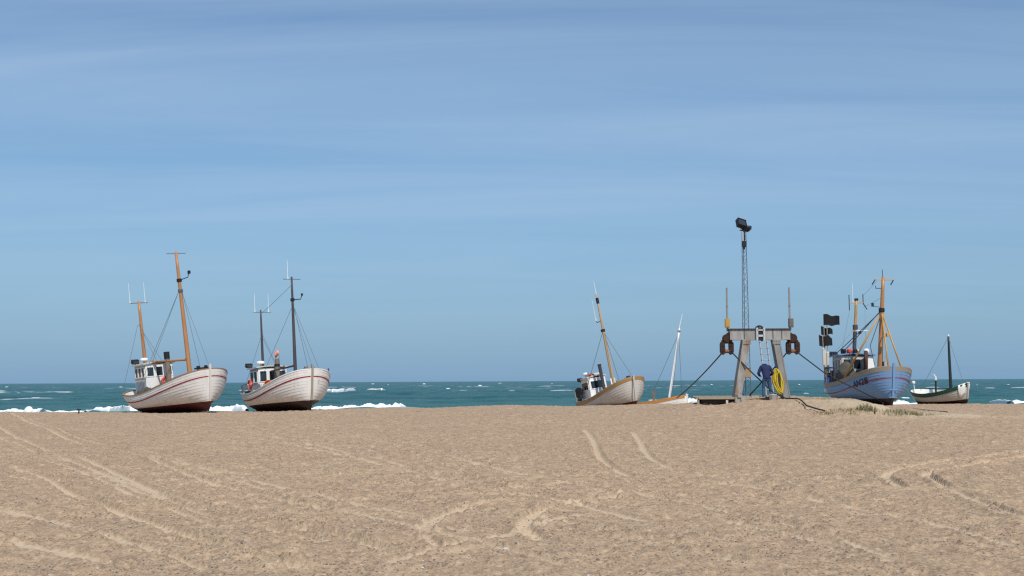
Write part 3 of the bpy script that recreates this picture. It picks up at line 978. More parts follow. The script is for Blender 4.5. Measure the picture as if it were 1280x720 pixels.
# ---- white boat with orange masts -------------------------------------------------
def boat_orange_masts():
    root = boat_root('fishing_boat', 220, 77.5, 25, 5.0, 3.2, -.06,
                     'white clinker fishing boat with two orange wooden masts, red stripe and dark red bottom')
    h = Hull(10.4, 2.2, 2.45, 1.36, 1.72)
    ms = hull_set('white_hull_red_bottom', (.74, .72, .69), (.44, .38, .33), (.085, .012, .012), .52, (.66, .63, .59), M['white'], M['rail_wood'], rise=.0, bulwark=.55)
    build_hull(root, h, ms)
    band(root, h, 'red_stripe', M['red'], .40, .465, .036)
    rudder(root, h, M['white'])
    wh = wheelhouse(root, -4.0, -2.35, 1.95, .8, 3.25, M['white'], M['offwhite'], 3, 3, 2.78, .56, frame=M['white_clean'], side_wall=M['offwhite'])
    # lower side panel and door on the starboard wall
    b = MB(); b.box((-3.15, -.985, 1.55), (1.3, .05, 1.3)); b.build('side_panel', M['bluegrey'], wh)
    mf = mast(root, (2.55, 0, 1.2), (2.1, 0, 9.95), .15, .085, M['orange_wood'])
    rigging_bits(mf, 2.1, 9.85, 1.25, M['wire_light'])
    b = MB(); b.tube([(2.18, 0, 8.15), (2.5, .45, 8.3), (2.55, .5, 8.55)], .028, 8); b.box((2.57, .52, 8.6), (.14, .14, .2)); b.box((2.2, 0, 8.15), (.24, .24, .2)); b.build('lamp_bracket', M['black'], mf)
    wh.location.y = .25
    b = MB(); b.lathe([(.14, 0), (.15, .03), (.15, .16), (.14, .19)], (2.24, 0, 7.4), 12); b.build('mast_band', M['wire'], mf)
    ma = mast(root, (-4.2, .2, 1.0), (-4.45, .2, 7.55), .135, .085, M['orange_wood'])
    rigging_bits(ma, -4.45, 7.45, 1.25, M['wire_light'], .03, .2)
    whip(ma, (-4.45, -.4, 7.45), 1.35); whip(ma, (-4.45, .65, 7.45), 1.35)
    wires(root, [((2.24, .05, 7.5), (4.95, .1, 2.6)), ((2.24, -.1, 7.5), (-.9, -2.05, 1.45)), ((2.24, -.1, 7.5), (-.3, -2.05, 1.45)), ((2.24, .1, 7.5), (.2, 2.05, 1.45)),
                 ((-4.35, 0, 6.0), (-1.7, .25, 3.3)), ((-4.35, -.05, 6.0), (-4.0, -1.65, 1.6)), ((-4.35, .05, 6.0), (-4.0, 1.65, 1.6))])
    b = MB(); b.tube([(-1.6, .5, .9), (-1.6, .5, 3.5)], .17, 12, 0); b.tube([(-1.6, .5, 3.5), (-1.6, .5, 3.95)], .185, 12, 1)
    b.build('exhaust_pipe', [M['pipe'], M['black']], root, smooth=False)
    b = MB(); b.tube([(2.45, 0, 3.2), (-2.4, -.1, 3.38)], [.075, .06], 8); b.tube([(-2.0, -.08, 3.37), (-2.5, -.1, 3.38)], .12, 8, 0); b.build('boom', M['orange_wood'], root, smooth=True)
    radar(wh, (-3.75, -.35, 3.38), .85)
    flood(wh, (-3.95, -.88, 3.3), .9)
    lifebuoy(wh, (-2.22, .35, 2.05), (1, 0, 0), .3)
    # winch, hatch and bow bitts on deck
    b = MB(); b.box((.2, 0, 1.25), (1.5, 1.5, .6)); b.box((.2, 0, 1.58), (1.6, 1.6, .06)); b.build('hatch', M['offwhite'], root)
    b = MB(); b.tube([(-.9, -.55, 1.35), (-.9, .55, 1.35)], .2, 12); b.tube([(-.9, -.62, 1.35), (-.9, -.55, 1.35)], .32, 12); b.tube([(-.9, .55, 1.35), (-.9, .62, 1.35)], .32, 12); b.box((-.9, 0, 1.05), (.5, 1.0, .4)); b.build('winch', M['greypaint'], root)
    b = MB(); b.box((4.2, -.25, 2.45), (.16, .16, .5)); b.box((4.2, .25, 2.45), (.16, .16, .5)); b.tube([(4.2, -.5, 2.55), (4.2, .5, 2.55)], .05, 8); b.build('bollard', M['black'], root)
    b = MB()
    for x in (-3.0, -3.9, -4.6):
        p = h.pz(x / 5, 0, -1, -.1); b.tube([p, p + Vector((0, 0, .0))], .02, 6)
    bpy.context.view_layer.update()
    Mw = root.matrix_world
    heap('fishing_net', Mw, (-1.9, -1.15, 1.15), (1.2, .7, .75), M['net'], 3, 'dark heap of fishing net beside the wheelhouse of the boat with orange masts', 'net')
    heap('fishing_net', Mw, (-.7, -1.35, 1.3), (.9, .6, .6), M['net'], 5, 'smaller net heap ahead of the exhaust pipe on the boat with orange masts', 'net')
    b = MB(); b.box((0, 0, .03), (.8, .5, .06)); b.box((0, .235, .16), (.8, .03, .32)); b.box((0, -.235, .16), (.8, .03, .32)); b.box((.385, 0, .16), (.03, .44, .32)); b.box((-.385, 0, .16), (.03, .44, .32))
    o = b.build('fish_crate', M['bluegrey']); o.matrix_world = Mw @ Matrix.Translation((-2.0, -.5, 1.35)) @ Matrix.Rotation(R(12), 4, 'Z'); tag(o, 'grey fish crate before the wheelhouse of the boat with orange masts', 'crate')
    # red buoys by the exhaust
    for (p, s, lb) in (((-1.5, .12, 1.85), .21, 'round red net buoy left of the exhaust pipe on the boat with orange masts'), ((-1.3, .95, 1.95), .2, 'round red net buoy right of the exhaust pipe on the boat with orange masts')):
        b = MB(); b.lathe([(.03 * 1, -.5 * 1), (.05, -.49), (s * .6, -s * .85), (s * .95, -s * .35), (s, 0), (s * .9, s * .45), (s * .5, s * .88), (.07, s * 1.05), (.06, s * 1.3)], (0, 0, 0), 16)
        o = b.build('net_buoy', M['redorange'], smooth=True); o.matrix_world = Mw @ Matrix.Translation(p); tag(o, lb, 'buoy', 'red net buoys on the white boat')
    report('orange', root, dict(stem=(5.2, 0, 2.45), stemfoot=(4.3, 0, 0), stern=(-5.2, 0, 1.72), mtop=(2.1, 0, 9.95), mfoot=(2.55, 0, 1.8), atop=(-4.45, 0, 7.55), cab0=(-2.35, -.95, 3.25), cab1=(-2.35, .95, 3.25), cab2=(-4, -.95, 3.25), maxr=h.pt(.75, 1, 1), exh=(-1.6, .28, 3.95)))
    return root

# ---- white boat with dark masts ----------------------------------------------------
def boat_dark_masts():
    root = boat_root('fishing_boat', 356.5, 78, 21.5, 1.6, 3.4, -.10,
                     'white clinker fishing boat with two dark thin masts, red stripe and black bottom')
    h = Hull(9.4, 2.05, 2.42, 1.30, 1.55)
    ms = hull_set('white_hull_black_bottom', (.75, .73, .70), (.46, .40, .34), (.035, .016, .014), .55, (.30, .26, .21), M['white'], M['white'], bulwark=.55)
    build_hull(root, h, ms)
    band(root, h, 'red_stripe', M['red'], .40, .47, .036)
    rudder(root, h, M['pipe'])
    wh = wheelhouse(root, -3.4, -1.9, 2.0, .75, 2.95, M['white'], M['offwhite'], 3, 2, 2.42, .66, frame=M['white_clean'], side_wall=M['greypaint'])
    mf = mast(root, (2.0, 0, 1.2), (2.0, 0, 8.4), .12, .06, M['dark_mast'])
    rigging_bits(mf, 2.0, 8.25, 1.15, M['wire_light'])
    whip(mf, (2.0, -.25, 8.25), 1.2)
    b = MB(); b.tube([(2, 0, 6.95), (2.3, .42, 6.95), (2.35, .5, 7.2)], .03, 8); b.box((2.36, .5, 7.24), (.1, .1, .14)); b.box((2, 0, 6.95), (.2, .2, .18)); b.build('lamp_bracket', M['black'], mf)
    ma = mast(root, (-3.3, -.1, 2.9), (-3.35, -.1, 6.9), .095, .05, M['dark_mast'])
    rigging_bits(ma, -3.35, 6.75, 1.2, M['wire_light'])
    whip(ma, (-3.35, -.5, 6.75), 1.25); whip(ma, (-3.35, .45, 6.75), 1.25)
    wires(root, [((2, .05, 6.4), (4.45, .1, 2.6)), ((2, .12, 6.4), (4.1, .75, 2.3)), ((2, -.1, 6.4), (-.3, -1.8, 1.35)), ((2, .1, 6.4), (.4, 1.8, 1.35)),
                 ((-3.35, -.1, 5.2), (-3.9, -1.35, 1.4)), ((-3.35, -.1, 5.2), (-3.0, 1.5, 1.4)), ((-3.35, 0, 5.2), (-1.3, .1, 3.0)),
                 ((2.0, 0, 7.9), (-3.35, 0, 6.7))])
    b = MB(); b.tube([(-1.35, .12, .8), (-1.35, .12, 3.0)], .17, 12, 0); b.tube([(-1.35, .12, 3.0), (-1.35, .12, 3.15)], .19, 12, 1); b.tube([(-1.35, .12, 3.15), (-1.35, .12, 3.5)], .13, 12, 0)
    b.build('exhaust_pipe', [M['pipe'], M['black']], root)
    b = MB(); b.tube([(1.95, 0, 2.82), (-2.5, -.15, 2.72)], [.06, .05], 8); b.build('boom', M['dark_mast'], root, smooth=True)
    radar(wh, (-3.2, -.3, 3.1), .9)
    flood(wh, (-3.35, -1.05, 2.98), .85)
    b = MB(); b.tube([(-1.5, .35, 2.9), (-1.56, .35, 4.1)], .015, 6, 1)
    rows = []
    for i in range(7):
        f = i / 6
        rows.append([(-1.55 - .1 * f, .35 - .26 * f - .02, 4.05 - .10 * f + .06 * math.sin(f * 5)), (-1.55 - .1 * f, .35 - .26 * f - .02, 3.72 - .12 * f + .05 * math.sin(f * 5 + 1)),
                     (-1.53 - .1 * f, .35 - .26 * f, 3.72 - .12 * f + .05 * math.sin(f * 5 + 1)), (-1.53 - .1 * f, .35 - .26 * f, 4.05 - .10 * f + .06 * math.sin(f * 5))])
    b.grid(rows, closed=True); b.build('pennant', [M['pink'], M['wire']], root, smooth=True)
    # orange oilskin and lifebuoy on the cabin side
    lifebuoy(wh, (-3.3, -1.06, 2.0), (0, -1, .05), .27)
    # stern rail
    b = MB()
    prev = None
    for t in np.linspace(-.97, -.55, 8):
        p = h.pz(float(t), 0, -1, -.06); b.tube([p, p + Vector((0, 0, .55))], .02, 6)
        if prev: 
            b.tube([prev + Vector((0, 0, .55)), p + Vector((0, 0, .55))], .022, 6); b.tube([prev + Vector((0, 0, .3)), p + Vector((0, 0, .3))], .016, 6)
        prev = p
    b.build('stern_rail', M['wire'], root)
    b = MB(); prev = None
    for t in np.linspace(.62, .86, 4):
        p = h.pz(float(t), 0, 1, -.05)
        if prev: b.tube([prev + Vector((0, 0, .38)), p + Vector((0, 0, .38 if t < .8 else .25))], .022, 6)
        b.tube([p, p + Vector((0, 0, .38 if t < .8 else .25))], .022, 6); prev = p
    b.build('bow_rail', M['wire'], root)
    b = MB(); b.box((.2, 0, 1.2), (1.4, 1.3, .6)); b.box((.2, 0, 1.53), (1.5, 1.4, .06)); b.build('hatch', M['offwhite'], root)
    b = MB(); b.tube([(-1.1, -1.25, 1.55), (-1.1, -1.1, 1.55)], .34, 16); b.tube([(-1.1, -1.1, 1.55), (-1.1, -.9, 1.55)], .2, 12); b.box((-1.1, -1.0, 1.1), (.3, .3, .7)); b.build('net_hauler', M['greypaint'], root)
    b = MB(); b.box((4.25, -.22, 2.35), (.16, .18, .5)); b.box((4.25, .22, 2.35), (.14, .14, .45)); b.tube([(4.25, -.4, 2.45), (4.25, .4, 2.45)], .05, 8); b.build('bollard', M['pipe'], root)
    # white slatted box on the stern
    b = MB()
    for i in range(5):
        b.box((-3.95 + .0 * i, -.75 + .16 * i - .35, 1.62), (.6, .12, .06))
    b.box((-3.95, -.78, 1.45), (.55, .7, .22), 1); b.build('stern_grating', [M['white_clean'], M['black']], root)
    bpy.context.view_layer.update(); Mw = root.matrix_world
    b = MB(); b.lathe([(.30, 0), (.34, .08), (.38, .42), (.40, .44), (.40, .5), (.36, .5), (.34, .12), (.05, .1)], (0, 0, 0), 18)
    for i in range(10):
        a = i * .628; b.tube([(.36 * math.cos(a), .36 * math.sin(a), .1), (.40 * math.cos(a), .40 * math.sin(a), .44)], .018, 6)
    o = b.build('fish_basket', M['orange'], angle=40); o.matrix_world = Mw @ Matrix.Translation((-.75, -.78, 1.5)) @ Matrix.Rotation(R(55), 4, 'Y'); tag(o, 'round orange fish basket tipped up on the deck of the boat with dark masts', 'basket')
    b = MB()
    b.box((0, 0, .03), (.8, .5, .06)); b.box((0, .235, .16), (.8, .03, .32)); b.box((0, -.235, .16), (.8, .03, .32)); b.box((.385, 0, .16), (.03, .44, .32)); b.box((-.385, 0, .16), (.03, .44, .32)); b.box((0, .262, .3), (.84, .024, .04)); b.box((0, -.262, .3), (.84, .024, .04))
    o = b.build('fish_crate', M['white']); o.matrix_world = Mw @ Matrix.Translation((-1.75, -1.15, 1.2)) @ Matrix.Rotation(R(-15), 4, 'Z'); tag(o, 'white fish crate in front of the wheelhouse of the boat with dark masts', 'crate')
    report('dark', root, dict(stem=(4.7, 0, 2.42), stemfoot=(4.0, 0, 0), stern=(-4.7, 0, 1.55), mtop=(1.75, 0, 8.4), mfoot=(2, 0, 1.6), atop=(-3.45, 0, 6.5), cab0=(-1.9, -.95, 2.75), cab1=(-1.9, .95, 2.75), cab2=(-3.4, -.95, 2.75), maxr=h.pt(.75, 1, 1), exh=(-1.35, 0, 3.45)))
    return root

# ---- weathered boat with a tan gunwale, pitched up on the crest -----------------------
def boat_tan_gunwale():
    root = boat_root('fishing_boat', 765.5, 83, 27, 8.5, 7.0, -.42,
                     'weathered off-white fishing boat with tan gunwale, small wheelhouse and a mast leaning left')
    h = Hull(7.6, 1.6, 1.95, 1.12, 1.2, mb=3.0)
    ms = hull_set('worn_white_hull', (.54, .51, .47), (.36, .30, .26), (.10, .018, .014), .42, (.50, .47, .43), M['offwhite'], M['gunwale_tan'], bulwark=.45, stem_up=.12)
    build_hull(root, h, ms, strakes=11, lap=.017)
    band(root, h, 'rubbing_strake', M['gunwale_tan'], .03, .21, .045)
    wh = wheelhouse(root, -2.6, -1.35, 1.35, .7, 2.6, M['white'], M['offwhite'], 1, 1, 2.12, .5, frame=M['white_clean'], side_wall=M['white'], roof_over=.06)
    b = MB(); b.box((-2.0, .1, 2.83), (.7, .9, .2)); b.box((-1.55, -.25, 2.81), (.3, .3, .13), 1); b.build('roof_box', [M['offwhite'], M['redorange']], wh)
    radar(wh, (-2.25, -.3, 2.75), .75); flood(wh, (-2.6, -.65, 2.45), .75)
    mf = mast(root, (.9, 0, .8), (1.0, .02, 8.0), .125, .06, M['tan_wood'])
    b = MB()
    b.beam((1.0, -.12, .75), (.93, -.1, 2.25), .14, .06); b.beam((1.0, .12, .75), (.93, .1, 2.25), .14, .06); b.build('tabernacle', M['white'], mf)
    b = MB(); b.box((.99, .02, 7.55), (.15, .15, .4)); b.build('mast_lamp', M['black'], mf)
    b = MB(); b.tube([(.8, 0, 6.15), (.9, -.3, 6.1), (.95, -.36, 6.3)], .025, 8); b.build('lamp_bracket', M['black'], mf)
    b = MB(); b.box((.95, 0, 5.5), (.22, .22, .18)); b.build('mast_band', M['black'], mf)
    whip(mf, (1.0, .02, 7.9), 1.0, .02); whip(mf, (.95, -.36, 6.2), 1.5, .015)
    wires(root, [((.95, .03, 5.4), (3.5, .05, 2.15)), ((.95, -.05, 5.4), (-1.6, -1.3, 1.05)), ((.95, .05, 5.4), (-.6, 1.4, 1.05))], .014)
    b = MB(); b.tube([(-.85, .15, .7), (-.85, .15, 3.35)], .12, 10); b.tube([(-.85, .15, 3.35), (-.85, .15, 3.42)], .14, 10); b.build('exhaust_pipe', M['pipe_dark'], root)
    b = MB(); b.tube([(-2.35, -1.0, 1.2), (-2.35, -1.0, 1.75)], .07, 8); b.lathe([(.1, -.1), (.34, -.09), (.36, -.02), (.2, 0), (.36, .02), (.34, .09), (.1, .1)], (-2.45, -1.0, 1.8), 16, rot=Matrix.Rotation(R(80), 3, 'X') @ Matrix.Rotation(R(20), 3, 'Y'))
    b.box((-2.3, -1.0, 1.5), (.3, .25, .3)); b.build('net_hauler', M['black'], root)
    b = MB(); b.box((-1.15, -.75, .92), (.9, .6, .6)); b.box((-1.15, -.75, 1.24), (.98, .68, .06)); b.build('engine_box', M['white_clean'], root)
    b = MB(); b.box((-.6, -.35, 1.3), (.4, .4, .5)); b.box((-.3, .3, 1.15), (.5, .5, .35)); b.build('winch', M['greypaint'], root)
    # stern frame of dark rails
    b = MB(); pr = [h.pz(t, 0, -1, -.05) for t in (-.97, -.86, -.62)] ; pl = [h.pz(t, 0, 1, -.05) for t in (-.97, -.86, -.62)]
    for q in (pr, pl):
        for p in q: b.tube([p, p + Vector((0, 0, .75))], .03, 6)
        for z in (.35, .75):
            b.beam(q[0] + Vector((0, 0, z)), q[1] + Vector((0, 0, z)), .05, .09); b.beam(q[1] + Vector((0, 0, z)), q[2] + Vector((0, 0, z)), .05, .09)
    b.beam(pr[0] + Vector((0, 0, .75)), pl[0] + Vector((0, 0, .75)), .05, .08)
    b.build('stern_rail', M['bulwark_grey'], root)
    b = MB(); b.beam((-3.3, -.75, 1.32), (-2.2, -1.0, 1.42), .1, .14); b.beam((-3.2, -.6, 1.1), (-2.3, -.9, 1.12), .12, .12); b.box((-3.3, -.75, 1.75), (.22, .2, .28)); b.build('stern_roller', M['black'], root)
    b = MB(); b.tube([(3.3, -.35, 1.95), (3.3, .5, 1.95)], .06, 8); b.box((3.35, -.1, 1.9), (.2, .2, .4)); b.build('bollard', M['pipe_dark'], root)
    b = MB(); p = [h.pt(.993, v, -1, .05) for v in (1, .8, .6, .4, .2)]; b.tube([(q.x + .12, -.1 - .05 * i, q.z) for i, q in enumerate(p)], .018, 6); b.build('bow_rope', M['cable'], root)
    bpy.context.view_layer.update(); Mw = root.matrix_world
    heap('fishing_net', Mw, (-.1, .2, 1.0), (1.1, .9, .5), M['net'], 8, 'low dark heap of net at the mast foot of the boat with the tan gunwale', 'net')
    report('tan', root, dict(stem=(3.7, 0, 1.95), stern=(-3.7, 0, 1.2), mtop=(.8, 0, 7.45), mfoot=(.9, 0, 1.2), exh=(-.85, .15, 3.4), cab0=(-1.35, -.65, 2.15), cab2=(-2.6, -.65, 2.15), maxr=h.pt(.7, 1, 1), mid=h.pt(0, 1, -1)))
    return root

# ---- small open boat beyond the crest --------------------------------------------------
def boat_small_open():
    root = boat_root('rowing_boat', 821, 80, 66, -6, 6.0, -.55,
                     'small open white boat with orange-brown gunwale and white mast, half hidden behind the sand crest', 'small boat')
    h = Hull(4.3, .95, .98, .70, .78, e_bow=.95, mb=2.3, qb=.7)
    ms = hull_set('small_white_hull', (.70, .68, .64), (.42, .37, .32), (.25, .05, .02), .05, M['white'], M['offwhite'], M['gunwale_orange'], bulwark=.3, stem_up=.1, rail_w=.05)
    build_hull(root, h, ms, strakes=7, lap=.015)
    band(root, h, 'rubbing_strake', M['gunwale_orange'], .02, .17, .035, t1=.97)
    mf = mast(root, (.78, 0, .35), (2.0, -.05, 5.35), .085, .06, M['white_clean'])
    whip(mf, (1.99, -.05, 5.3), 1.0, .028, lean=(.3, -.02))
    b = MB(); b.box((.78, 0, .55), (.35, .5, .22)); b.box((.80, 0, .72), (.28, .28, .2)); b.build('mast_step', M['white'], mf)
    b = MB(); b.box((1.96, -.05, 5.2), (.17, .17, .1)); b.build('mast_band', M['steel'], mf)
    b = MB(); b.beam((-.25, .1, .4), (-.18, .1, 1.5), .13, .13); b.box((-.18, .1, 1.55), (.16, .16, .06)); b.build('samson_post', M['pipe'], root)
    wires(root, [((1.92, -.05, 5.05), (-.18, .1, 1.55)), ((1.92, -.05, 5.05), (1.35, -.55, .8)), ((1.92, -.05, 5.05), (1.6, .5, .8))], .012)
    b = MB(); b.box((-.2, 0, .5), (.25, 1.5, .04)); b.box((-1.2, 0, .5), (.25, 1.3, .04)); b.build('thwart', M['gunwale_orange'], root)
    report('small', root, dict(stem=(2.15, 0, 1.0), stern=(-2.15, 0, .8), mtop=(1.75, 0, 5.3), mfoot=(.65, 0, .6), post=(-.7, 0, 1.6), mid=h.pt(0, 1, -1)))
    return root

# ---- light blue boat --------------------------------------------------------------------
def boat_blue():
    root = boat_root('fishing_boat', 1082, 76, 20.5, -.3, 2.2, -.10,
                     'light blue clinker fishing boat with ochre masts and bare grey top strake')
    h = Hull(9.3, 1.86, 2.26, 1.50, 1.75, mb=3.2, qb=.40)
    ms = dict(hull=M['bluehull'], stem=hull_mat('light_blue_stem', (.18, .32, .53), (.13, .20, .31), (.035, .02, .022), .42), inner=M['bulwark_grey'], rail=M['bulwark_grey'], deck=M['deck'], bulwark=.6, stem_up=.2)
    build_hull(root, h, ms, strakes=14, lap=.024)
    band(root, h, 'bare_strake', M['bulwark_grey'], .0, .25, .042)
    band(root, h, 'red_stripe', M['red'], .62, .67, .04)
    rudder(root, h, M['bluepaint'])
    # registration letters, wrapped round the bow planking
    cu = bpy.data.curves.new('registration_number', 'FONT'); cu.body = 'AN28'; cu.size = 1.0; cu.extrude = .0; cu.offset = .012; cu.space_character = 1.08
    to = bpy.data.objects.new('registration_number', cu); COL.objects.link(to)
    bpy.context.view_layer.update()
    me = bpy.data.meshes.new_from_object(to.evaluated_get(bpy.context.evaluated_depsgraph_get()))
    bpy.data.objects.remove(to)
    bm = bmesh.new(); bm.from_mesh(me)
    bmesh.ops.triangulate(bm, faces=bm.faces); bmesh.ops.subdivide_edges(bm, edges=bm.edges, cuts=2, use_grid_fill=False)
    wmax = max(v.co.x for v in bm.verts); hh = .37; LW = 1.25
    tx0 = 2.6   # local x of the aft end of the lettering
    for v in bm.verts:
        u = v.co.x / wmax; w_ = v.co.y / .72
        x = tx0 + u * LW
        t = x / (h.L / 2)
        z = h.sheer(t) - .76 + w_ * hh
        p = h.pt(t, z / h.sheer(t), -1, .05); v.co = p
    bm.normal_update(); bm.to_mesh(me); bm.free()
    me.materials.clear(); me.materials.append(M['black'])
    o = bpy.data.objects.new('registration_number', me); COL.objects.link(o); o.parent = root
    wh = wheelhouse(root, -3.3, -1.6, 2.05, .9, 3.25, M['offwhite'], M['bluetrim'], 3, 3, 2.72, .6, frame=M['offwhite'], side_wall=M['greypaint'], roof_over=.16)
    b = MB(); b.box((-2.45, -1.045, 1.6), (1.5, .05, 1.2)); b.build('side_panel', M['bulwark_grey'], wh)
    b = MB(); b.box((-1.42, .78, 2.5), (.34, .42, 1.1)); b.build('white_locker', M['white_clean'], wh)
    b = MB(); b.lathe([(.1, -.12), (.74, -.11), (.78, -.06), (.78, .06), (.74, .11), (.1, .12)], (-.9, .42, 2.75), 24, rot=Matrix.Rotation(R(-22), 3, 'Z') @ Matrix.Rotation(R(88), 3, 'X'))
    b.box((-.9, .42, 1.6), (.25, .3, 1.2)); b.build('net_drum', M['brown_drum'], root, smooth=False)
    mf = mast(root, (1.6, .25, 1.1), (2.0, .6, 7.85), .17, .10, M['orange_wood'])
    b = MB(); b.tube([(1.98, .1, 7.68), (1.98, 1.25, 7.68)], .03, 8); b.tube([(1.98, .1, 7.68), (1.98, -.1, 7.38)], .035, 6, 1); b.tube([(1.98, 1.25, 7.68), (1.98, 1.06, 7.36)], .035, 6, 1); b.tube([(1.98, .57, 7.68), (1.98, .57, 8.3)], .02, 6, 1)
    b.tube([(1.97, .55, 7.15), (1.97, .12, 7.15), (1.97, .12, 7.3)], .025, 6, 1); b.build('crossbar', [M['ochre_wood'], M['black']], mf)
    b = MB(); b.lathe([(.15, 0), (.18, .03), (.18, .22), (.15, .25)], (1.87, .48, 5.7), 12); b.tube([(1.88, .45, 6.0), (1.88, -.05, 6.05)], .02, 6); b.box((1.88, -.08, 6.15), (.12, .12, .22)); b.build('mast_band', M['black'], mf)
    ma = mast(root, (-3.2, .5, 3.2), (-3.1, .75, 7.0), .11, .09, M['ochre_wood'])
    b = MB(); b.tube([(-3.1, .25, 6.8), (-3.1, 1.25, 6.8)], .03, 8); b.tube([(-3.1, .27, 6.3), (-3.1, .27, 7.3)], .03, 6, 1); b.tube([(-3.1, 1.2, 6.75), (-3.1, 1.2, 7.35)], .03, 6, 1); b.tube([(-3.1, 1.2, 6.75), (-3.1, 1.45, 6.35)], .03, 6, 1); b.box((-3.1, .75, 7.0), (.2, .2, .14), 1); b.build('crossbar', [M['ochre_wood'], M['black']], ma)
    whip(ma, (-3.1, .52, 6.8), 1.3)
    b = MB(); b.tube([(-3.2, .5, 3.2), (-3.16, .61, 4.9)], .125, 10); b.box((-3.14, .63, 5.2), (.25, .25, .3)); b.build('mast_sleeve', M['pipe_dark'], ma)
    b = MB(); b.beam((-3.0, .65, 4.95), (-2.7, 1.3, 4.95), .12, .06); b.tube([(-2.95, .85, 4.75), (-2.95, .85, 4.95)], .1, 8, 1); b.build('scanner', [M['white_clean'], M['black']], ma)
    wh.location.y = .1
    radar(wh, (-2.6, .3, 3.3), .95)
    flood(wh, (-3.2, -.95, 3.2), .9)
    for i, (y, mi) in enumerate(((-.65, 'black'), (-.3, 'redorange'), (.05, 'black'), (.75, 'white_clean'))):
        b = MB(); b.lathe([(.1, 0), (.17, .05), (.18, .2), (.1, .3)], (-2.2 + .1 * i, y, 3.42), 12); b.build('roof_float', M[mi], wh)
    # ochre spars of the fore rig
    b = MB(); b.tube([(1.87, .48, 5.7), (3.95, -.05, 2.3)], .05, 8); b.build('spar', M['ochre_wood'], root, smooth=True)
    b = MB(); b.tube([(1.87, .5, 5.7), (3.75, .85, 2.1)], .05, 8); b.build('spar', M['ochre_wood'], root, smooth=True)
    b = MB(); b.tube([(1.85, .42, 5.65), (.4, -1.45, 1.8)], [.045, .075], 8); b.build('spar', M['ochre_wood'], root, smooth=True)
    b = MB(); b.tube([(1.75, .4, 4.1), (2.3, .35, 4.15), (2.6, .45, 4.2)], .03, 6); b.box((2.65, .48, 4.25), (.2, .14, .2)); b.build('lamp_bracket', M['ochre_wood'], mf)
    wires(root, [((1.87, .43, 5.75), (-2.9, -.85, 3.4)), ((1.87, .48, 5.85), (-2.7, -.55, 3.4))], .026)
    wires(root, [((1.87, .42, 5.55), (1.3, -.1, 3.7)), ((1.3, -.1, 3.7), (1.4, .1, 2.5))], .024)
    wires(root, [((-3.14, .63, 5.2), (-3.4, -1.0, 3.2)), ((-3.14, .63, 5.0), (-2.0, .1, 3.4)), ((-3.1, .27, 6.3), (-3.5, -.6, 1.9)), ((-3.1, 1.3, 6.4), (-2.6, 1.1, 3.3)), ((1.98, .2, 7.6), (-3.1, 1.15, 7.2)), ((1.92, .5, 6.6), (-3.1, 1.2, 6.5))], .008, M['wire_light'])
    b = MB(); b.box((1.75, .65, 2.45), (.3, .3, .5)); b.tube([(1.75, .65, 2.7), (1.75, .65, 3.05)], .03, 6); b.build('winch', M['greypaint'], root)
    b = MB(); b.box((.0, .1, 1.55), (1.8, 1.9, .5)); b.box((-.9, -.9, 1.7), (.8, .5, .7)); b.build('hatch', M['pipe_dark'], root)
    # stern gallows
    b = MB()
    for y in (-1.2, 1.2):
        b.tube([(-3.9, y, 1.2), (-3.9, y, 2.6)], .05, 8)
    b.tube([(-3.9, -1.2, 2.6), (-3.9, 1.2, 2.6)], .05, 8)
    for t in (-.95, -.85, -.72, -.6, -.5):
        p = h.pz(t, 0, -1, -.06); b.tube([p, p + Vector((0, 0, .8))], .03, 6)
    for (ta, tb) in ((-.95, -.85), (-.85, -.72), (-.72, -.6), (-.6, -.5)):
        for z in (.4, .8): b.tube([h.pz(ta, 0, -1, -.06) + Vector((0, 0, z)), h.pz(tb, 0, -1, -.06) + Vector((0, 0, z))], .025, 6)
    b.build('stern_rail', M['pipe'], root)
    b = MB(); b.box((-3.2, -1.25, 1.8), (.35, .35, .9)); b.box((-2.3, -1.25, 1.9), (.3, .25, .9)); b.tube([(-2.0, -1.25, 1.4), (-2.0, -1.25, 2.5)], .07, 8); b.build('net_hauler', M['pipe_dark'], root)
    for q in [h.pt(.9999, v, -1) for v in (.42, .22)]:
        b = MB(); b.beam((q.x + .07, -.22, q.z), (q.x + .07, .22, q.z), .03, .05); b.build('stem_step', M['bluepaint'], root)
    b = MB(); p = h.pz(-.86, .52, -1, .05); b.lathe([(.05, -.22), (.17, -.15), (.2, 0), (.17, .15), (.05, .22)], p + Vector((0, -.12, 0)), 14, rot=Matrix.Rotation(R(80), 3, 'Y')); b.build('fender', M['white_clean'], root, smooth=True)
    b = MB(); q0 = h.pt(.94, .55, 1, .06); b.tube([q0, q0 + Vector((.25, .35, -.6)), (4.75, 1.15, .2)], .014, 6); b.build('bow_rope', M['wire_light'], root)
    bpy.context.view_layer.update(); Mw = root.matrix_world
    heap('fishing_net', Mw, (-.9, -.85, 1.75), (1.5, 1.1, 1.2), M['net'], 11, 'dark heap of net amidships on the light blue boat', 'net')
    for (q, rr_, lb) in (((-1.52, -.75, 2.15), .2, 'rope coil hanging left on the front of the light blue boat wheelhouse'), ((-1.52, .1, 2.0), .24, 'rope coil hanging right on the front of the light blue boat wheelhouse')):
        b = MB()
        for k in range(4):
            b.tube([(.02 * k, (rr_ + .012 * (k % 2)) * math.cos(a * .524), (rr_ + .05) * math.sin(a * .524)) for a in range(12)], .022, 6, close=True)
        o = b.build('rope_coil', M['planks_dark'], smooth=True); o.matrix_world = Mw @ Matrix.Translation(q); tag(o, lb, 'rope', 'rope coils on the blue boat')
    b = MB(); b.lathe([(.02, 0), (.26, .02), (.29, .1), (.31, .5), (.33, .52), (.33, .56), (.28, .56)], (0, 0, 0), 18)
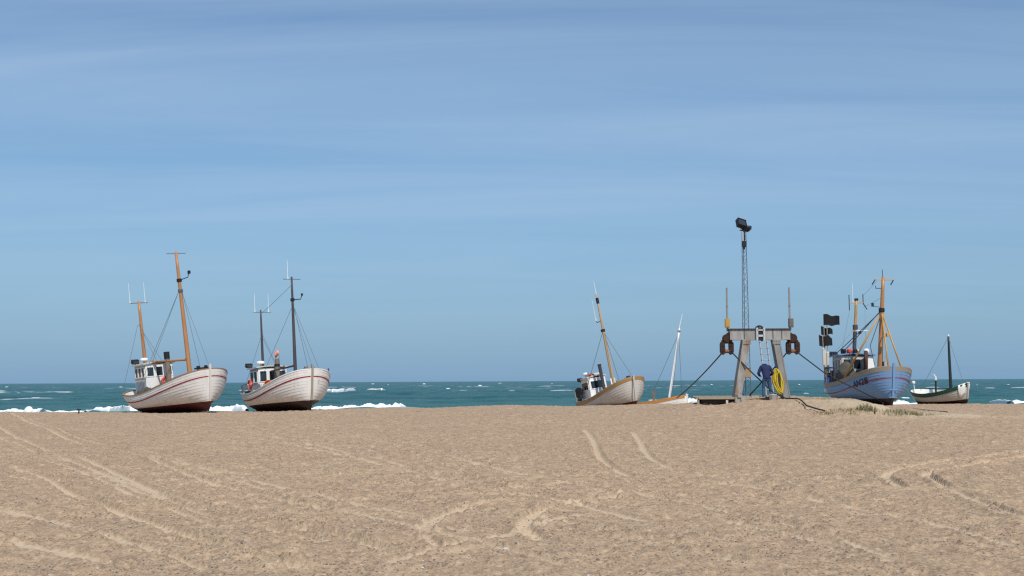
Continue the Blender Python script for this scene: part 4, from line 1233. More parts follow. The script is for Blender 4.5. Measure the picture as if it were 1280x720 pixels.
    o = b.build('plastic_tub', M['blueplastic'], angle=40); o.matrix_world = Mw @ Matrix.Translation((-2.75, -1.35, 1.35)); tag(o, 'blue plastic tub on the side deck of the light blue boat', 'tub')
    # dan buoys: poles with black flags leaning together at the stern
    for i, (x, y, zf, fw_, fh, lean, lb) in enumerate(((-4.1, -.95, 5.70, 1.05, .74, -.02, 'tallest marker pole with a wide black flag at the stern of the light blue boat'),
                                                      (-4.2, -1.05, 4.98, .78, .58, .03, 'marker pole with the middle black flag at the stern of the light blue boat'),
                                                      (-4.15, -1.14, 4.34, .88, .72, .06, 'marker pole with the lowest black flag at the stern of the light blue boat'))):
        r = empty('marker_buoy'); tag(r, lb, 'marker buoy', 'black flagged marker buoys on the blue boat')
        b = MB(); b.tube([(0, 0, 0), (0, lean * .0, zf + fh / 2 - .9)], .032, 8); b.build('pole', M['bulwark_grey'], r)
        b = MB(); b.lathe([(.03, 1.35 + .2 * i), (.09, 1.42 + .2 * i), (.09, 2.65 + .12 * i), (.03, 2.73 + .12 * i)], (0, 0, 0), 10); b.build('float', M['offwhite'], r)
        b = MB(); rows = []
        n = 10
        for k in range(n + 1):
            f = k / n
            yy = (-.22 + f * fw_); wav = .09 * math.sin(f * 7 + i * 2)
            zc = zf - .9 - .05 * f + .04 * math.sin(f * 9 + i)
            h2 = fh / 2 * (1 - .25 * f * f * (i % 2) - .2 * f)
            if i == 2 and f > .5: h2 *= 1.25 - .9 * (f - .5)
            rows.append([(wav - .02, yy, zc - h2), (wav + .02, yy, zc - h2), (wav + .02, yy, zc + h2), (wav - .02, yy, zc + h2)])
        b.grid(rows, closed=True); b.add(rows[0], [(0, 1, 2, 3)]); b.add(rows[-1], [(3, 2, 1, 0)])
        b.build('flag', M['blackcloth'], r)
        r.matrix_world = Mw @ Matrix.Translation((x, y, .95)) @ Matrix.Rotation(lean * .35, 4, 'X')
    b = MB()
    report('blue', root, dict(stem=(4.8, 0, 2.28), stemfoot=(4.1, 0, 0), stern=(-4.8, 0, 1.75), mtop=(1.75, 0, 7.85), mfoot=(1.6, 0, 1.7), atop=(-3.1, 0, 6.95), cab0=(-1.6, -1, 2.75), cab1=(-1.6, 1, 2.75), cab2=(-3.3, -1, 2.75), maxr=h.pt(.75, 1, 1), txt0=h.pz(tx0 / 4.65, .5, -1), txt1=h.pz((tx0 + LW) / 4.65, .5, -1), flag=(-4, -.6, 5.2), spar1=(3.95, 0, 2.3), spar2=(3.7, 1.15, 2.15)))
    return root

# ---- small boat with green gunwale ---------------------------------------------------------
def boat_green_rail():
    root = boat_root('rowing_boat', 1177, 80, 52, 9, 2.0, .03,
                     'small open grey-white boat with dark green gunwale, dark mast and white cloth over its bow', 'small boat')
    h = Hull(4.35, 1.08, 1.30, .86, 1.05, e_bow=.80, e_st=.80, mb=2.6, qb=.55)
    ms = hull_set('green_rail_hull', (.50, .475, .435), (.40, .35, .30), (.02, .012, .012), .30, (.5, .47, .43), M['white_clean'], M['green'], bulwark=.42, stem_up=.06, rail_w=.05)
    build_hull(root, h, ms, strakes=8, lap=.018)
    band(root, h, 'rubbing_strake', M['green'], .02, .22, .035)
    mf = mast(root, (.72, .1, .5), (.60, .95, 4.4), .11, .06, M['green_black'])
    b = MB(); b.lathe([(.07, 0), (.08, .03), (.05, .12)], (.605, .93, 4.3), 10); b.build('mast_cap', M['white'], mf)
    wires(root, [((.6, .92, 4.25), (1.95, -.05, 1.3)), ((.6, .9, 4.25), (-1.05, -.7, 1.0))], .011)
    b = MB(); b.tube([(-.45, .1, .6), (-.48, .35, 1.55)], .06, 8, 0); b.tube([(-.48, .35, 1.55), (-.48, .38, 1.8)], .07, 8, 1); b.tube([(-.48, .38, 1.8), (-.58, .38, 1.95), (-.7, .36, 1.9)], .025, 6, 1); b.build('exhaust_pipe', [M['green_black'], M['white_clean']], root)
    b = MB(); b.box((-.5, 0, .62), (.24, 1.75, .05)); b.box((-1.25, 0, .68), (.3, 1.4, .05)); b.build('thwart', M['deck'], root)
    b = MB(); b.tube([(-2.0, 0, 1.0), (-2.0, 0, 1.45)], .025, 6); b.lathe([(.03, 0), (.10, .04), (.12, .12), (.08, .2), (.02, .22)], (-2.0, 0, 1.4), 10); b.build('stern_light', M['white_clean'], root)
    # cloth over the bow
    bpy.context.view_layer.update()
    b = MB(); rows = []
    n = 9
    for i in range(n + 1):
        f = i / n
        t = .87 + .122 * f
        row = []
        for side, seq in ((-1, (.72, .5, .3, .12, -.05)), (1, (-.05, .12, .3, .42))):
            for d in seq:
                q = h.pz(t, max(d, 0), side, .06 + .02 * math.sin(f * 9 + d * 6))
                if d < 0: q = q + Vector((0, -.03 * side, .06))
                if d > .4: q = q + Vector((0, 0, -.05 * math.sin(f * 5)))
                row.append(q)
        rows.append(row)
    inner = [[p + Vector((0, 0, -.004)) for p in r] for r in rows]
    b.grid(rows)
    o = b.build('bow_cloth', M['white_clean'], root, smooth=True)
    sm = o.modifiers.new('s', 'SOLIDIFY'); sm.thickness = .02; sm.offset = 1
    report('green', root, dict(stem=(2.17, 0, 1.3), stern=(-2.17, 0, 1.05), mtop=(.45, 0, 4.15), mfoot=(.55, 0, .9), exh=(-.65, 0, 1.8), keel0=(-1.7, 0, 0), keel1=(1.9, 0, 0), mid=h.pt(-.2, 1, -1)))
    return root

# ------------------------------------------------------------------ landing gantry
GD = 59.5
GX = W(950, 480, GD).x
GZ = Hs(GX, GD)
def gz(py):   # height above the gantry base of a photo row, at the gantry
    return W(950, py, GD).z - GZ
def gx(px): return W(px, 450, GD).x - GX

def gantry():
    root = empty('hauling_gantry', (GX, GD, GZ))
    tag(root, 'grey steel hauling gantry with two splayed legs standing on the sand mound', 'gantry')
    zt, zb = gz(411.5), gz(425)
    b = MB()
    hw = .30
    b.box((0, 0, (zt + zb) / 2), (gx(987.5) - gx(912.5), 2 * hw - .06, zt - zb - .06))
    b.box((0, 0, zt), (gx(989) - gx(911), 2 * hw + .06, .05), 1)
    b.box((0, 0, zb + .015), (gx(987.5) - gx(912.5), 2 * hw, .03))
    for x in (-.77, .62, 1.05): b.box((x, -hw + .025, (zt + zb) / 2), (.035, .03, zt - zb - .07), 1)
    b.build('beam', [M['gantry'], M['pipe_dark']], root)
    for (t0, t1, b0, b1, m) in ((928.0, 935.8, 913.8, 920.8, 'gantry_rusty'), (965.5, 972.8, 978.7, 986.0, 'gantry_dark')):
        b = MB()
        xa, xb = gx(t0), gx(t1); xc, xd = gx(b0), gx(b1); D = .36
        z1 = zb; z0 = -.35
        vs = [(xc, -D - .08, z0), (xd, -D - .08, z0), (xd, D + .08, z0), (xc, D + .08, z0), (xa, -D, z1), (xb, -D, z1), (xb, D, z1), (xa, D, z1)]
        b.add(vs, [(3, 2, 1, 0), (4, 5, 6, 7), (0, 1, 5, 4), (1, 2, 6, 5), (2, 3, 7, 6), (3, 0, 4, 7)])
        # flange plates running down both edges of the front face
        for (u0, u1) in ((xc, xa), (xd, xb)):
            b.beam((u0, -D - .085, z0), (u1, -D - .005, z1 - .01), .05, .03, up=(0, 1, 0))
        o = b.build('leg', M[m], root)
        b = MB(); xm = (xa + xb) / 2
        b.box((xm, -D - .02, z1 - .12), (xb - xa + .1, .03, .2), 0)
        for bx in (-.12, 0, .12):
            for bz in (-.06, -.18): b.tube([(xm + bx, -D - .06, z1 + bz), (xm + bx, -D - .03, z1 + bz)], .022, 6, 0)
        b.build('bolted_plate', M[m], o)
        b = MB(); b.box(((xc + xd) / 2, 0, .04), (.62, .8, .05)); b.build('foot_plate', M['rust'], o)
    b = MB()
    for bx in np.linspace(-1.4, 1.4, 15): b.tube([(bx, -hw - .045, zt - .01), (bx, -hw - .02, zt - .01)], .016, 6)
    b.build('flange_bolts', M['rust'], root)['kind'] = 'stuff'
    # head block over the ladder
    b = MB(); x = gx(949.5)
    b.box((x - .17, -.34, gz(418)), (.09, .16, .62), 0); b.box((x + .17, -.34, gz(418)), (.09, .16, .62), 0)
    b.box((x, -.36, gz(420)), (.3, .12, .1), 0); b.box((x, -.33, gz(416)), (.26, .1, .2), 1); b.box((x, -.33, gz(424)), (.2, .1, .22), 1)
    b.box((x, -.36, gz(413)), (.32, .12, .06), 0)
    b.lathe([(.22, 0), (.2, .06), (.12, .13), (.03, .16)], (x, -.1, zt + .03), 14, 1)
    b.build('head_block', [M['alu'], M['black']], root)
    for (px, bx, m, lab) in ((910, 909.5, 'yellowbox', 'ochre box on its pole'), (988.3, 989, 'greybox', 'dark grey box on its pole')):
        b = MB(); x = gx(px); b.tube([(x, 0, zt - .1), (x, 0, gz(359.5))], [.05, .042], 10)
        for q in (.3, 1.1): b.tube([(x, 0, zt + q), (x, 0, zt + q + .05)], .06, 10)
        p = b.build('pole', M['steel'], root, smooth=False)
        b = MB(); b.box((gx(bx), -.1, gz(404)), (.22, .2, .43)); b.box((gx(bx), -.21, gz(404)), (.16, .02, .36))
        o = b.build('junction_box', M[m], p); o['label'] = lab
    for s in (-1, 1):
        b = MB(); x = s * (gx(989) - .06)
        b.box((x, 0, zb + .2), (.16, .3, .3)); b.box((x + s * .1, 0, zb + .08), (.12, .2, .3)); b.build('end_bracket', M['rust'], root)
    return root

def sheave(px, side, label):
    x = gx(px)
    root = empty('pulley_block', (GX + x, GD, GZ)); tag(root, label, 'pulley block', 'rusty pulley blocks of the gantry')
    
    if side > 0: root.location.x += .0
    k = 1 / 25.7
    def Z(py): return gz(py)
    b = MB()
    b.lathe([(.2, -.17), (.22, -.15), (.22, .15), (.2, .17)], (-.02 * side + (-side) * .0, 0, Z(423)), 14, rot=Matrix.Rotation(R(90), 3, 'X'))
    b.box((-side * .14, 0, Z(423)), (.3, .2, .2)); b.box((0, 0, Z(427.2)), (.5, .2, .16))
    b.build('bracket', M['rust'], root)
    for s in (-1, 1):
        b = MB()
        # cheek: thick plate with chamfered corners, two discs per sheave
        prof = [(-.12, Z(430)), (-.09, Z(427)), (.10, Z(427.5)), (.135, Z(430)), (.135, Z(439)), (.09, Z(442)), (-.04, Z(443.5)), (-.12, Z(440))]
        vs = []
        for y in (-.15, .15):
            for (a, z) in prof: vs.append((s * (.205 + .85 * a), y, z))
        n = len(prof)
        fs = [tuple(range(n)), tuple(range(2 * n - 1, n - 1, -1))] + [(i, i + n, (i + 1) % n + n, (i + 1) % n) for i in range(n)]
        b.add(vs, fs)
        for z in (Z(431.5), Z(438.5)): b.tube([(s * .205, -.19, z), (s * .205, -.15, z)], .035, 8)
        b.build('cheek', M['rust'], root)
    b = MB(); b.lathe([(.12, -.10), (.09, -.05), (.09, .05), (.12, .10)], (0, -.02, Z(439)), 14, rot=Matrix.Rotation(R(90), 3, 'Y')); b.build('roller', M['rust_light'], root, smooth=True)
    return root

def ladder():
    root = empty('ladder', (GX, GD, GZ)); tag(root, 'slim white aluminium ladder hanging below the middle of the gantry beam', 'ladder')
    tl, tr = Vector((gx(947.8), -.42, gz(426))), Vector((gx(956.5), -.42, gz(426)))
    bl, br = Vector((gx(953.5), -.75, .02)), Vector((gx(962.5), -.75, .02))
    for (a, c) in ((tl, bl), (tr, br)):
        b = MB(); b.beam(a, c, .045, .06); b.build('rail', M['alu'], root)
    for i in range(10):
        f = (i + .35) / 10
        p, q = tl.lerp(bl, f), tr.lerp(br, f)
        b = MB(); b.tube([p, q], .018, 6); 
        e = (q - p) * .12
        b.tube([p - e, p + e], .03, 6, 1); b.tube([q - e, q + e], .03, 6, 1)
        b.build('rung', [M['steel'], M['black']], root)

def light_mast():
    d = 62.5
    base = W(933, 480, d); z0 = Hs(base.x, d) - .1
    root = empty('light_mast', (base.x, d, z0)); tag(root, 'tall slender steel lattice mast with floodlights behind the gantry', 'light mast')
    def L(px, py): 
        p = W(px, py, d); return Vector((p.x - base.x, 0, p.z - z0))
    zt = L(930, 290).z
    cb = Vector((0, 0, 0)); ct = Vector((L(929.6, 290).x, 0, zt))
    wb, wt = .40, .20
    def corner(f, k):
        c = cb.lerp(ct, f); w = wb + (wt - wb) * f
        offs = ((-w / 2, -w * .3), (w / 2, -w * .3), (0, w * .58))
        return c + Vector((offs[k][0], offs[k][1], 0))
    b = MB()
    for k in range(3): b.tube([corner(f / 10, k) for f in range(11)], .019, 6)
    b.build('lattice_rails', M['blue_steel'], root)
    b = MB(); n = 30
    for i in range(n):
        f0, f1 = i / n, (i + 1) / n
        for k in range(3):
            k2 = (k + 1) % 3
            a, c = (k, k2) if i % 2 else (k2, k)
            b.tube([corner(f0, a), corner(f1, c)], .0085, 5)
            if i % 5 == 0: b.tube([corner(f0, k), corner(f0, k2)], .0085, 5)
    b.build('lattice_bracing', M['blue_steel'], root)
    b = MB(); b.tube([ct + Vector((0, 0, -.9)), ct + Vector((0.02, 0, .15))], .055, 8); b.box(ct + Vector((0, -.05, -.62)), (.22, .22, .28)); b.box(ct + Vector((-.06, -.05, -.25)), (.06, .1, .5), 1)
    b.tube([ct + Vector((-.2, 0, .1)), ct + Vector((.25, 0, .02))], .035, 6)
    b.build('top_bracket', [M['black'], M['alu']], root)
    # floodlights: box head, visor, lens, yoke
    for (px, py, s, rot) in ((926.3, 279.6, 1.0, (R(-35), R(14), R(20))), (934.6, 285.2, .66, (R(-70), R(10), R(-25)))):
        r3 = (Matrix.Rotation(rot[2], 3, 'Z') @ Matrix.Rotation(rot[1], 3, 'Y') @ Matrix.Rotation(rot[0], 3, 'X'))
        c = L(px, py)
        b = MB()
        def Q(v): return c + r3 @ Vector(v)
        b.box(c, (.46 * s, .22 * s, .42 * s), 0, r3)
        b.box(Q((0, .13 * s, 0)), (.3 * s, .08 * s, .3 * s), 0, r3)
        for kx in (-1, 1): b.box(Q((kx * .235 * s, -.02 * s, 0)), (.02 * s, .26 * s, .46 * s), 0, r3)
        for kz in (-1, 1): b.box(Q((0, -.02 * s, kz * .22 * s)), (.45 * s, .26 * s, .02 * s), 0, r3)
        for q in range(4): b.box(Q(((-.16 + .107 * q) * s, .18 * s, 0)), (.015 * s, .05 * s, .3 * s), 0, r3)
        o = b.build('floodlight', M['black'], root)
        b = MB(); b.box(Q((0, -.115 * s, 0)), (.40 * s, .012, .36 * s), 0, r3); b.build('lens', M['lens'], o)
        b = MB(); b.beam(Q((0, .1 * s, -.2 * s)), ct + Vector((.0, 0, .1)), .05, .05); b.build('yoke', M['black'], o)
    b = MB(); p = L(932.8, 466.5); b.box(p + Vector((0, -.28, 0)), (.34, .22, .5)); b.box(p + Vector((0, -.40, 0)), (.28, .02, .44)); b.box(p + Vector((0, -.28, .265)), (.38, .26, .03)); b.build('control_box', M['brownbox'], root)

def hose():
    root = Vector((W(972.3, 480, GD - .62).x, GD - .62, 0))
    top = W(970.5, 461, root.y); bot = W(974, 494, root.y)
    rnd = random.Random(4); b = MB()
    cx = root.x
    for i in range(20):
        k = i / 19
        xl = W(966.0 + 7.0 * k ** 1.3 + rnd.uniform(-.3, .3), 480, root.y).x; xr = W(976.3 + 1.7 * (i % 4) / 3 + rnd.uniform(-.4, .3), 480, root.y).x
        zt_ = top.z - .02 * (i % 4) - .16 * k * k + rnd.uniform(-.02, .02); zb_ = bot.z + rnd.uniform(0, .10) + .06 * (1 - k)
        pts = []
        n = 28
        for j in range(n):
            a = 2 * math.pi * j / n
            x = (xl + xr) / 2 + (xr - xl) / 2 * math.cos(a) * (1 + .06 * math.sin(a * 2 + i)) + .05 * (math.sin(a) * -1)
            if math.cos(a) < 0: x += (xr - xl) * .30 * max(0, -math.sin(a))
            z = (zt_ + zb_) / 2 + (zt_ - zb_) / 2 * math.sin(a)
            pts.append((x, root.y + (i % 5 - 2) * .05 + .02 * math.sin(a * 3 + i * 2) + rnd.uniform(-.006, .006), z))
        b.tube(pts, .026, 7, close=True)
    o = b.build('hose_coil', M['yellow'], smooth=True)
    tag(o, 'long coil of yellow hose hanging on the right leg of the gantry', 'hose')

def ground_pt(px, py, dz=.02):
    p = G(px, py); p.z += dz; return p

def cables():
    def line(pts, r, label, name='cable', cat='cable'):
        b = MB(); b.tube(pts, r, 8); o = b.build(name, M['cable'], smooth=True); tag(o, label, cat, 'dark hauling cables')
    def sagged(a, c, s, n=14):
        a = Vector(a); c = Vector(c)
        return [a.lerp(c, i / n) + Vector((0, 0, -s * 4 * (i / n) * (1 - i / n))) for i in range(n + 1)]
    # left block down to the small open boat
    a = W(902.3, 441.5, GD); c = W(846, 497.5, 78.5)
    line(sagged(a, c, .12), .033, 'black cable from the left pulley block down to the small open boat')
    # left block across behind the man, then along the sand to the right
    a = W(915.5, 441, GD - .15)
    p1 = W(945, 470.5, GD - .75)
    p2 = W(967, 491, GD - 1.75)
    pts = sagged(a, p1, .02, 8) + sagged(p1, p2, .0, 6)[1:] + [W(976, 495, GD - 2.1), W(986, 500, GD - 2.6), W(997, 505, GD - 3.6)]
    for (px, py) in ((1008, 509.5), (1020, 513.5), (1031, 516)):
        pts.append(ground_pt(px, py, .06))
    dense = []
    for k in range(14, len(pts) - 1):
        for q in range(4): dense.append(pts[k].lerp(pts[k + 1], q / 4))
    pts = pts[:14] + dense + [pts[-1]]
    for p in pts: p.z = max(p.z, Hs(p.x, p.y) + .085)
    line(pts, .033, 'black cable from the left pulley block past the man and out over the sand')
    # right block down behind the hose to the foot of the mast
    a = W(983.3, 441, GD); c = W(936.5, 494.5, GD + 1.2)
    line(sagged(a, c, .05), .033, 'black cable from the right pulley block slanting down left behind the man')
    # right block past the blue boat and onto the sand
    a = W(997.5, 441, GD)
    pts = sagged(a, W(1029, 465, 60.5), .0, 6) + [W(1050, 476.5, 60.5), W(1070, 486, 60.3), W(1090, 496, 60), W(1103, 502, 58.5)]
    for (px, py) in ((1112, 505.5), (1130, 509.5), (1150, 513), (1168, 515), (1184, 516)):
        pts.append(ground_pt(px, py, .04))
    line(pts, .030, 'brown cable from the right pulley block across the blue boat and onto the sand')

def platform():
    d0 = GD - 1.9
    k = FPX / d0
    root = empty('timber_platform', (W(897, 498, d0).x, d0, 0)); X0 = root.location.x
    zt = W(897, 498.4, d0).z
    tag(root, 'low weathered timber platform at the left foot of the gantry', 'platform')
    b = MB(); rnd = random.Random(2)
    x0 = W(872, 498, d0).x - X0; x1 = W(921, 498, d0).x - X0
    for i in range(8):
        y = .11 + i * .235
        b.box(((x0 + x1) / 2 + rnd.uniform(-.06, .06), y, zt + .0 + rnd.uniform(-.012, .012) + .010 * i), (x1 - x0, .22, .07))
    b.build('deck', M['planks'], root)
    for yy in (.25, 1.5):
        b = MB(); b.box(((x0 + x1) / 2 + .1, yy, zt - .13), (x1 - x0 - .25, .14, .17)); b.build('bearer', M['planks_dark'], root)
    for px, m in ((873, 'planks'), (909, 'offwhite')):
        x = W(px, 498, d0).x - X0
        b = MB(); b.box((x, .1, zt - .28), (.1, .12, .45)); b.build('post', M[m], root)
    # loose concrete blocks and planks
    def slab(name, px, py, size, rot, m, label, cat, d=d0 - .15, group=None):
        p = W(px, py, d)
        b = MB(); b.box((0, 0, 0), size)
        o = b.build(name, M[m]); bm = bmesh.new(); bm.from_mesh(o.data); bmesh.ops.bevel(bm, geom=bm.edges, offset=.015, segments=1, affect='EDGES'); bm.to_mesh(o.data); bm.free()
        o.location = p; o.rotation_euler = [R(q) for q in rot]; tag(o, label, cat, group)
    slab('concrete_slab', 925.3, 495.6, (.40, .5, .13), (4, 13, 10), 'concrete', 'tilted grey slab on top of the block stack right of the timber platform', 'slab')
    slab('concrete_block', 922.6, 500.2, (.30, .4, .22), (0, 4, -6), 'concrete', 'grey block under the tilted slab, the one nearer the timber platform', 'block')
    slab('concrete_block', 928.2, 500.2, (.26, .4, .20), (0, -3, 8), 'concrete', 'grey block under the tilted slab, the one farther from the timber platform', 'block', d0 - .22)
    slab('plank', 942, 497.8, (1.05, .26, .06), (0, -4, 3), 'planks', 'weathered plank lying on the mound between the slab and the man', 'plank', GD - 1.75)

def small_gear():
    # white tub at the man's feet
    d = GD - 1.75
    p = W(966.5, 494.5, d); zg = Hs(p.x, d) - .01
    b = MB()
    b.lathe([(.17, 0), (.19, .02), (.215, .24), (.235, .26), (.235, .29), (.20, .29), (.175, .05), (.02, .04)], (0, 0, 0), 20)
    o = b.build('bucket', M['offwhite'], angle=40); o.location = (p.x, d, zg); tag(o, 'white tub standing on the sand in front of the man', 'tub')
    b = MB(); b.tube([(-.225, 0, .27), (-.2, -.1, .34), (0, -.16, .36), (.2, -.1, .34), (.225, 0, .27)], .01, 6); b.build('handle', M['steel'], o)
    p = W(955.5, 494.5, d + .1); zg = Hs(p.x, d + .1)
    b = MB(); b.box((0, 0, .09), (.42, .28, .18)); b.box((0, 0, .195), (.44, .3, .03)); b.tube([(-.1, 0, .21), (-.1, 0, .26), (.1, 0, .26), (.1, 0, .21)], .014, 6)
    o = b.build('toolbox', M['black']); o.location = (p.x, d + .1, zg - .04); o.rotation_euler = (0, R(2), R(8)); tag(o, 'low black toolbox left of the white tub', 'toolbox')
    # dark mooring stake on the left crest
    p = G(98.5, 516.8); 
    if p.y > 76: p = Vector((W(98.5, 516, 73).x, 73, Hs(W(98.5, 516, 73).x, 73)))
    b = MB(); b.tube([(0, 0, -.1), (0, 0, .22)], .045, 8); b.beam((-.13, 0, .25), (.13, 0, .22), .06, .07)
    o = b.build('mooring_stake', M['black']); o.location = p; tag(o, 'small dark T-shaped stake on the sand crest at far left', 'stake')
    p = ground_pt(1093, 519, 0)
    b = MB(); b.tube([(0, 0, -.1), (.02, 0, .14)], [.035, .03], 8); b.box((.02, 0, .14), (.08, .08, .03))
    o = b.build('wooden_peg', M['planks_dark']); o.location = p; tag(o, 'short dark peg in the sand in front of the grass tufts', 'peg')
    def stone(px, py, s, m, label, seed):
        p = G(px, py)
        bm = bmesh.new(); bmesh.ops.create_icosphere(bm, subdivisions=2, radius=1)
        for v in bm.verts:
            v.co *= 1 + .3 * float(noise(v.co.x * 1.5 + seed, v.co.y * 1.5 + v.co.z, seed)); v.co.x *= s; v.co.y *= s * .8; v.co.z *= s * .55
        me = bpy.data.meshes.new('stone'); bm.to_mesh(me); bm.free(); me.materials.append(M[m])
        o = bpy.data.objects.new('stone', me); COL.objects.link(o); o.location = p + Vector((0, 0, s * .35)); tag(o, label, 'stone')
    stone(632, 689, .036, 'offwhite', 'white stone in the pale sand patch at bottom centre', 1)
    stone(522, 516, .09, 'planks_dark', 'dark stone near the sand crest between the two boat groups', 2)
    stone(88, 626, .04, 'offwhite', 'white flake of stone among the wheel ruts at left', 3)
    stone(528, 712, .022, 'offwhite', 'small white stone at the bottom edge of the sand', 4)

def grass():
    rnd = random.Random(12)
    m, nt, b_ = nodes('dune_grass')
    b_.inputs['Roughness'].default_value = .7
    g = nt.nodes.new('ShaderNodeNewGeometry')
    cr = nt.nodes.new('ShaderNodeValToRGB'); e = cr.color_ramp.elements
    e[0].color = (.11, .115, .045, 1); e[1].color = (.34, .28, .15, 1)
    x = e.new(.6); x.color = (.18, .17, .075, 1)
    nt.links.new(g.outputs['Random Per Island'], cr.inputs[0]); nt.links.new(cr.outputs[0], b_.inputs['Base Color'])
    def patch(spots, label):
        b = MB()
        for (px, py, rad, hgt, n) in spots:
            c = G(px, py)
            for i in range(n):
                a = rnd.uniform(0, 6.28); q = rad * math.sqrt(rnd.random())
                x, y = c.x + q * math.cos(a), c.y + q * math.sin(a) * .7
                z = Hs(x, y); hh = hgt * rnd.uniform(.45, 1.1) * (1 - .5 * q / rad)
                l = rnd.uniform(.15, .75) * hh; la = rnd.uniform(0, 6.28)
                w = rnd.uniform(.006, .012)
                dx, dy = math.cos(la) * l, math.sin(la) * l
                px_, py_ = -math.sin(la) * w, math.cos(la) * w
                b.add([(x - px_, y - py_, z - .03), (x + px_, y + py_, z - .03), (x + dx * .4 + px_ * .8, y + dy * .4 + py_ * .8, z + hh * .65), (x + dx * .4 - px_ * .8, y + dy * .4 - py_ * .8, z + hh * .65), (x + dx, y + dy, z + hh)],
                      [(0, 1, 2, 3), (3, 2, 4)])
        o = b.build('dune_grass', m); tag(o, label, 'grass', kind='stuff')
    patch([(1083, 513.5, .45, .42, 200), (1076, 514, .6, .24, 130), (1060, 514.5, .6, .20, 90), (1052, 514, .5, .18, 60), (1070, 517, .4, .12, 50), (1097, 513.5, .5, .12, 50), (1028, 517, .5, .15, 60), (1033, 517, .4, .13, 40)], 'green dune grass tufts in front of the blue boat')
    patch([(1128, 517, .7, .30, 150), (1136, 517, .6, .22, 90), (1147, 518.5, .5, .2, 60), (1118, 519, .5, .14, 50), (1158, 518, .6, .1, 40), (1173, 518, .5, .08, 30)], 'lower dune grass tufts beside the cable end on the sand')
    sp = [(985 + i * 7.5, 498.5 + (i % 3), .4, .12, 22) for i in range(11)]
    b = MB()
    for (px, py, rad, hgt, n) in sp:
        for i in range(n):
            x = W(px, 480, 61).x + rnd.uniform(-rad, rad); y = 61 + rnd.uniform(-2.5, 2.5)
            z = Hs(x, y); hh = hgt * rnd.uniform(.3, 1.1); a = rnd.uniform(0, 6.28); l = hh * .6
            b.add([(x - .008, y, z - .02), (x + .008, y, z - .02), (x + l * math.cos(a), y + l * math.sin(a), z + hh)], [(0, 1, 2)])
    o = b.build('dune_grass', m); tag(o, 'sparse short grass along the top of the sand mound', 'grass', kind='stuff')

# ------------------------------------------------------------------ the man
def skin_mesh(name, joints, edges, root_i, m, parent, sub=2, smooth=True):
    me = bpy.data.meshes.new(name)
    me.from_pydata([j[0] for j in joints], edges, [])
    o = bpy.data.objects.new(name, me); COL.objects.link(o)
    o.modifiers.new('skin', 'SKIN')
    sv = me.skin_vertices
    if not sv:
        bm = bmesh.new(); bm.from_mesh(me); bm.verts.layers.skin.verify(); bm.to_mesh(me); bm.free(); sv = me.skin_vertices
    for i, j in enumerate(joints):
        r = j[1]
        sv[0].data[i].radius = r if isinstance(r, tuple) else (r, r)
        sv[0].data[i].use_root = (i == root_i)
    o.modifiers['skin'].use_smooth_shade = True
    s = o.modifiers.new('sub', 'SUBSURF'); s.levels = sub; s.render_levels = sub
    bpy.context.view_layer.update()
    dg = bpy.context.evaluated_depsgraph_get()
    nm = bpy.data.meshes.new_from_object(o.evaluated_get(dg))
    bpy.data.objects.remove(o)
    nm.name = name
    nm.materials.clear(); nm.materials.append(m)
    nm.polygons.foreach_set('use_smooth', [True] * len(nm.polygons))
    q = bpy.data.objects.new(name, nm); COL.objects.link(q); q.parent = parent
    return q

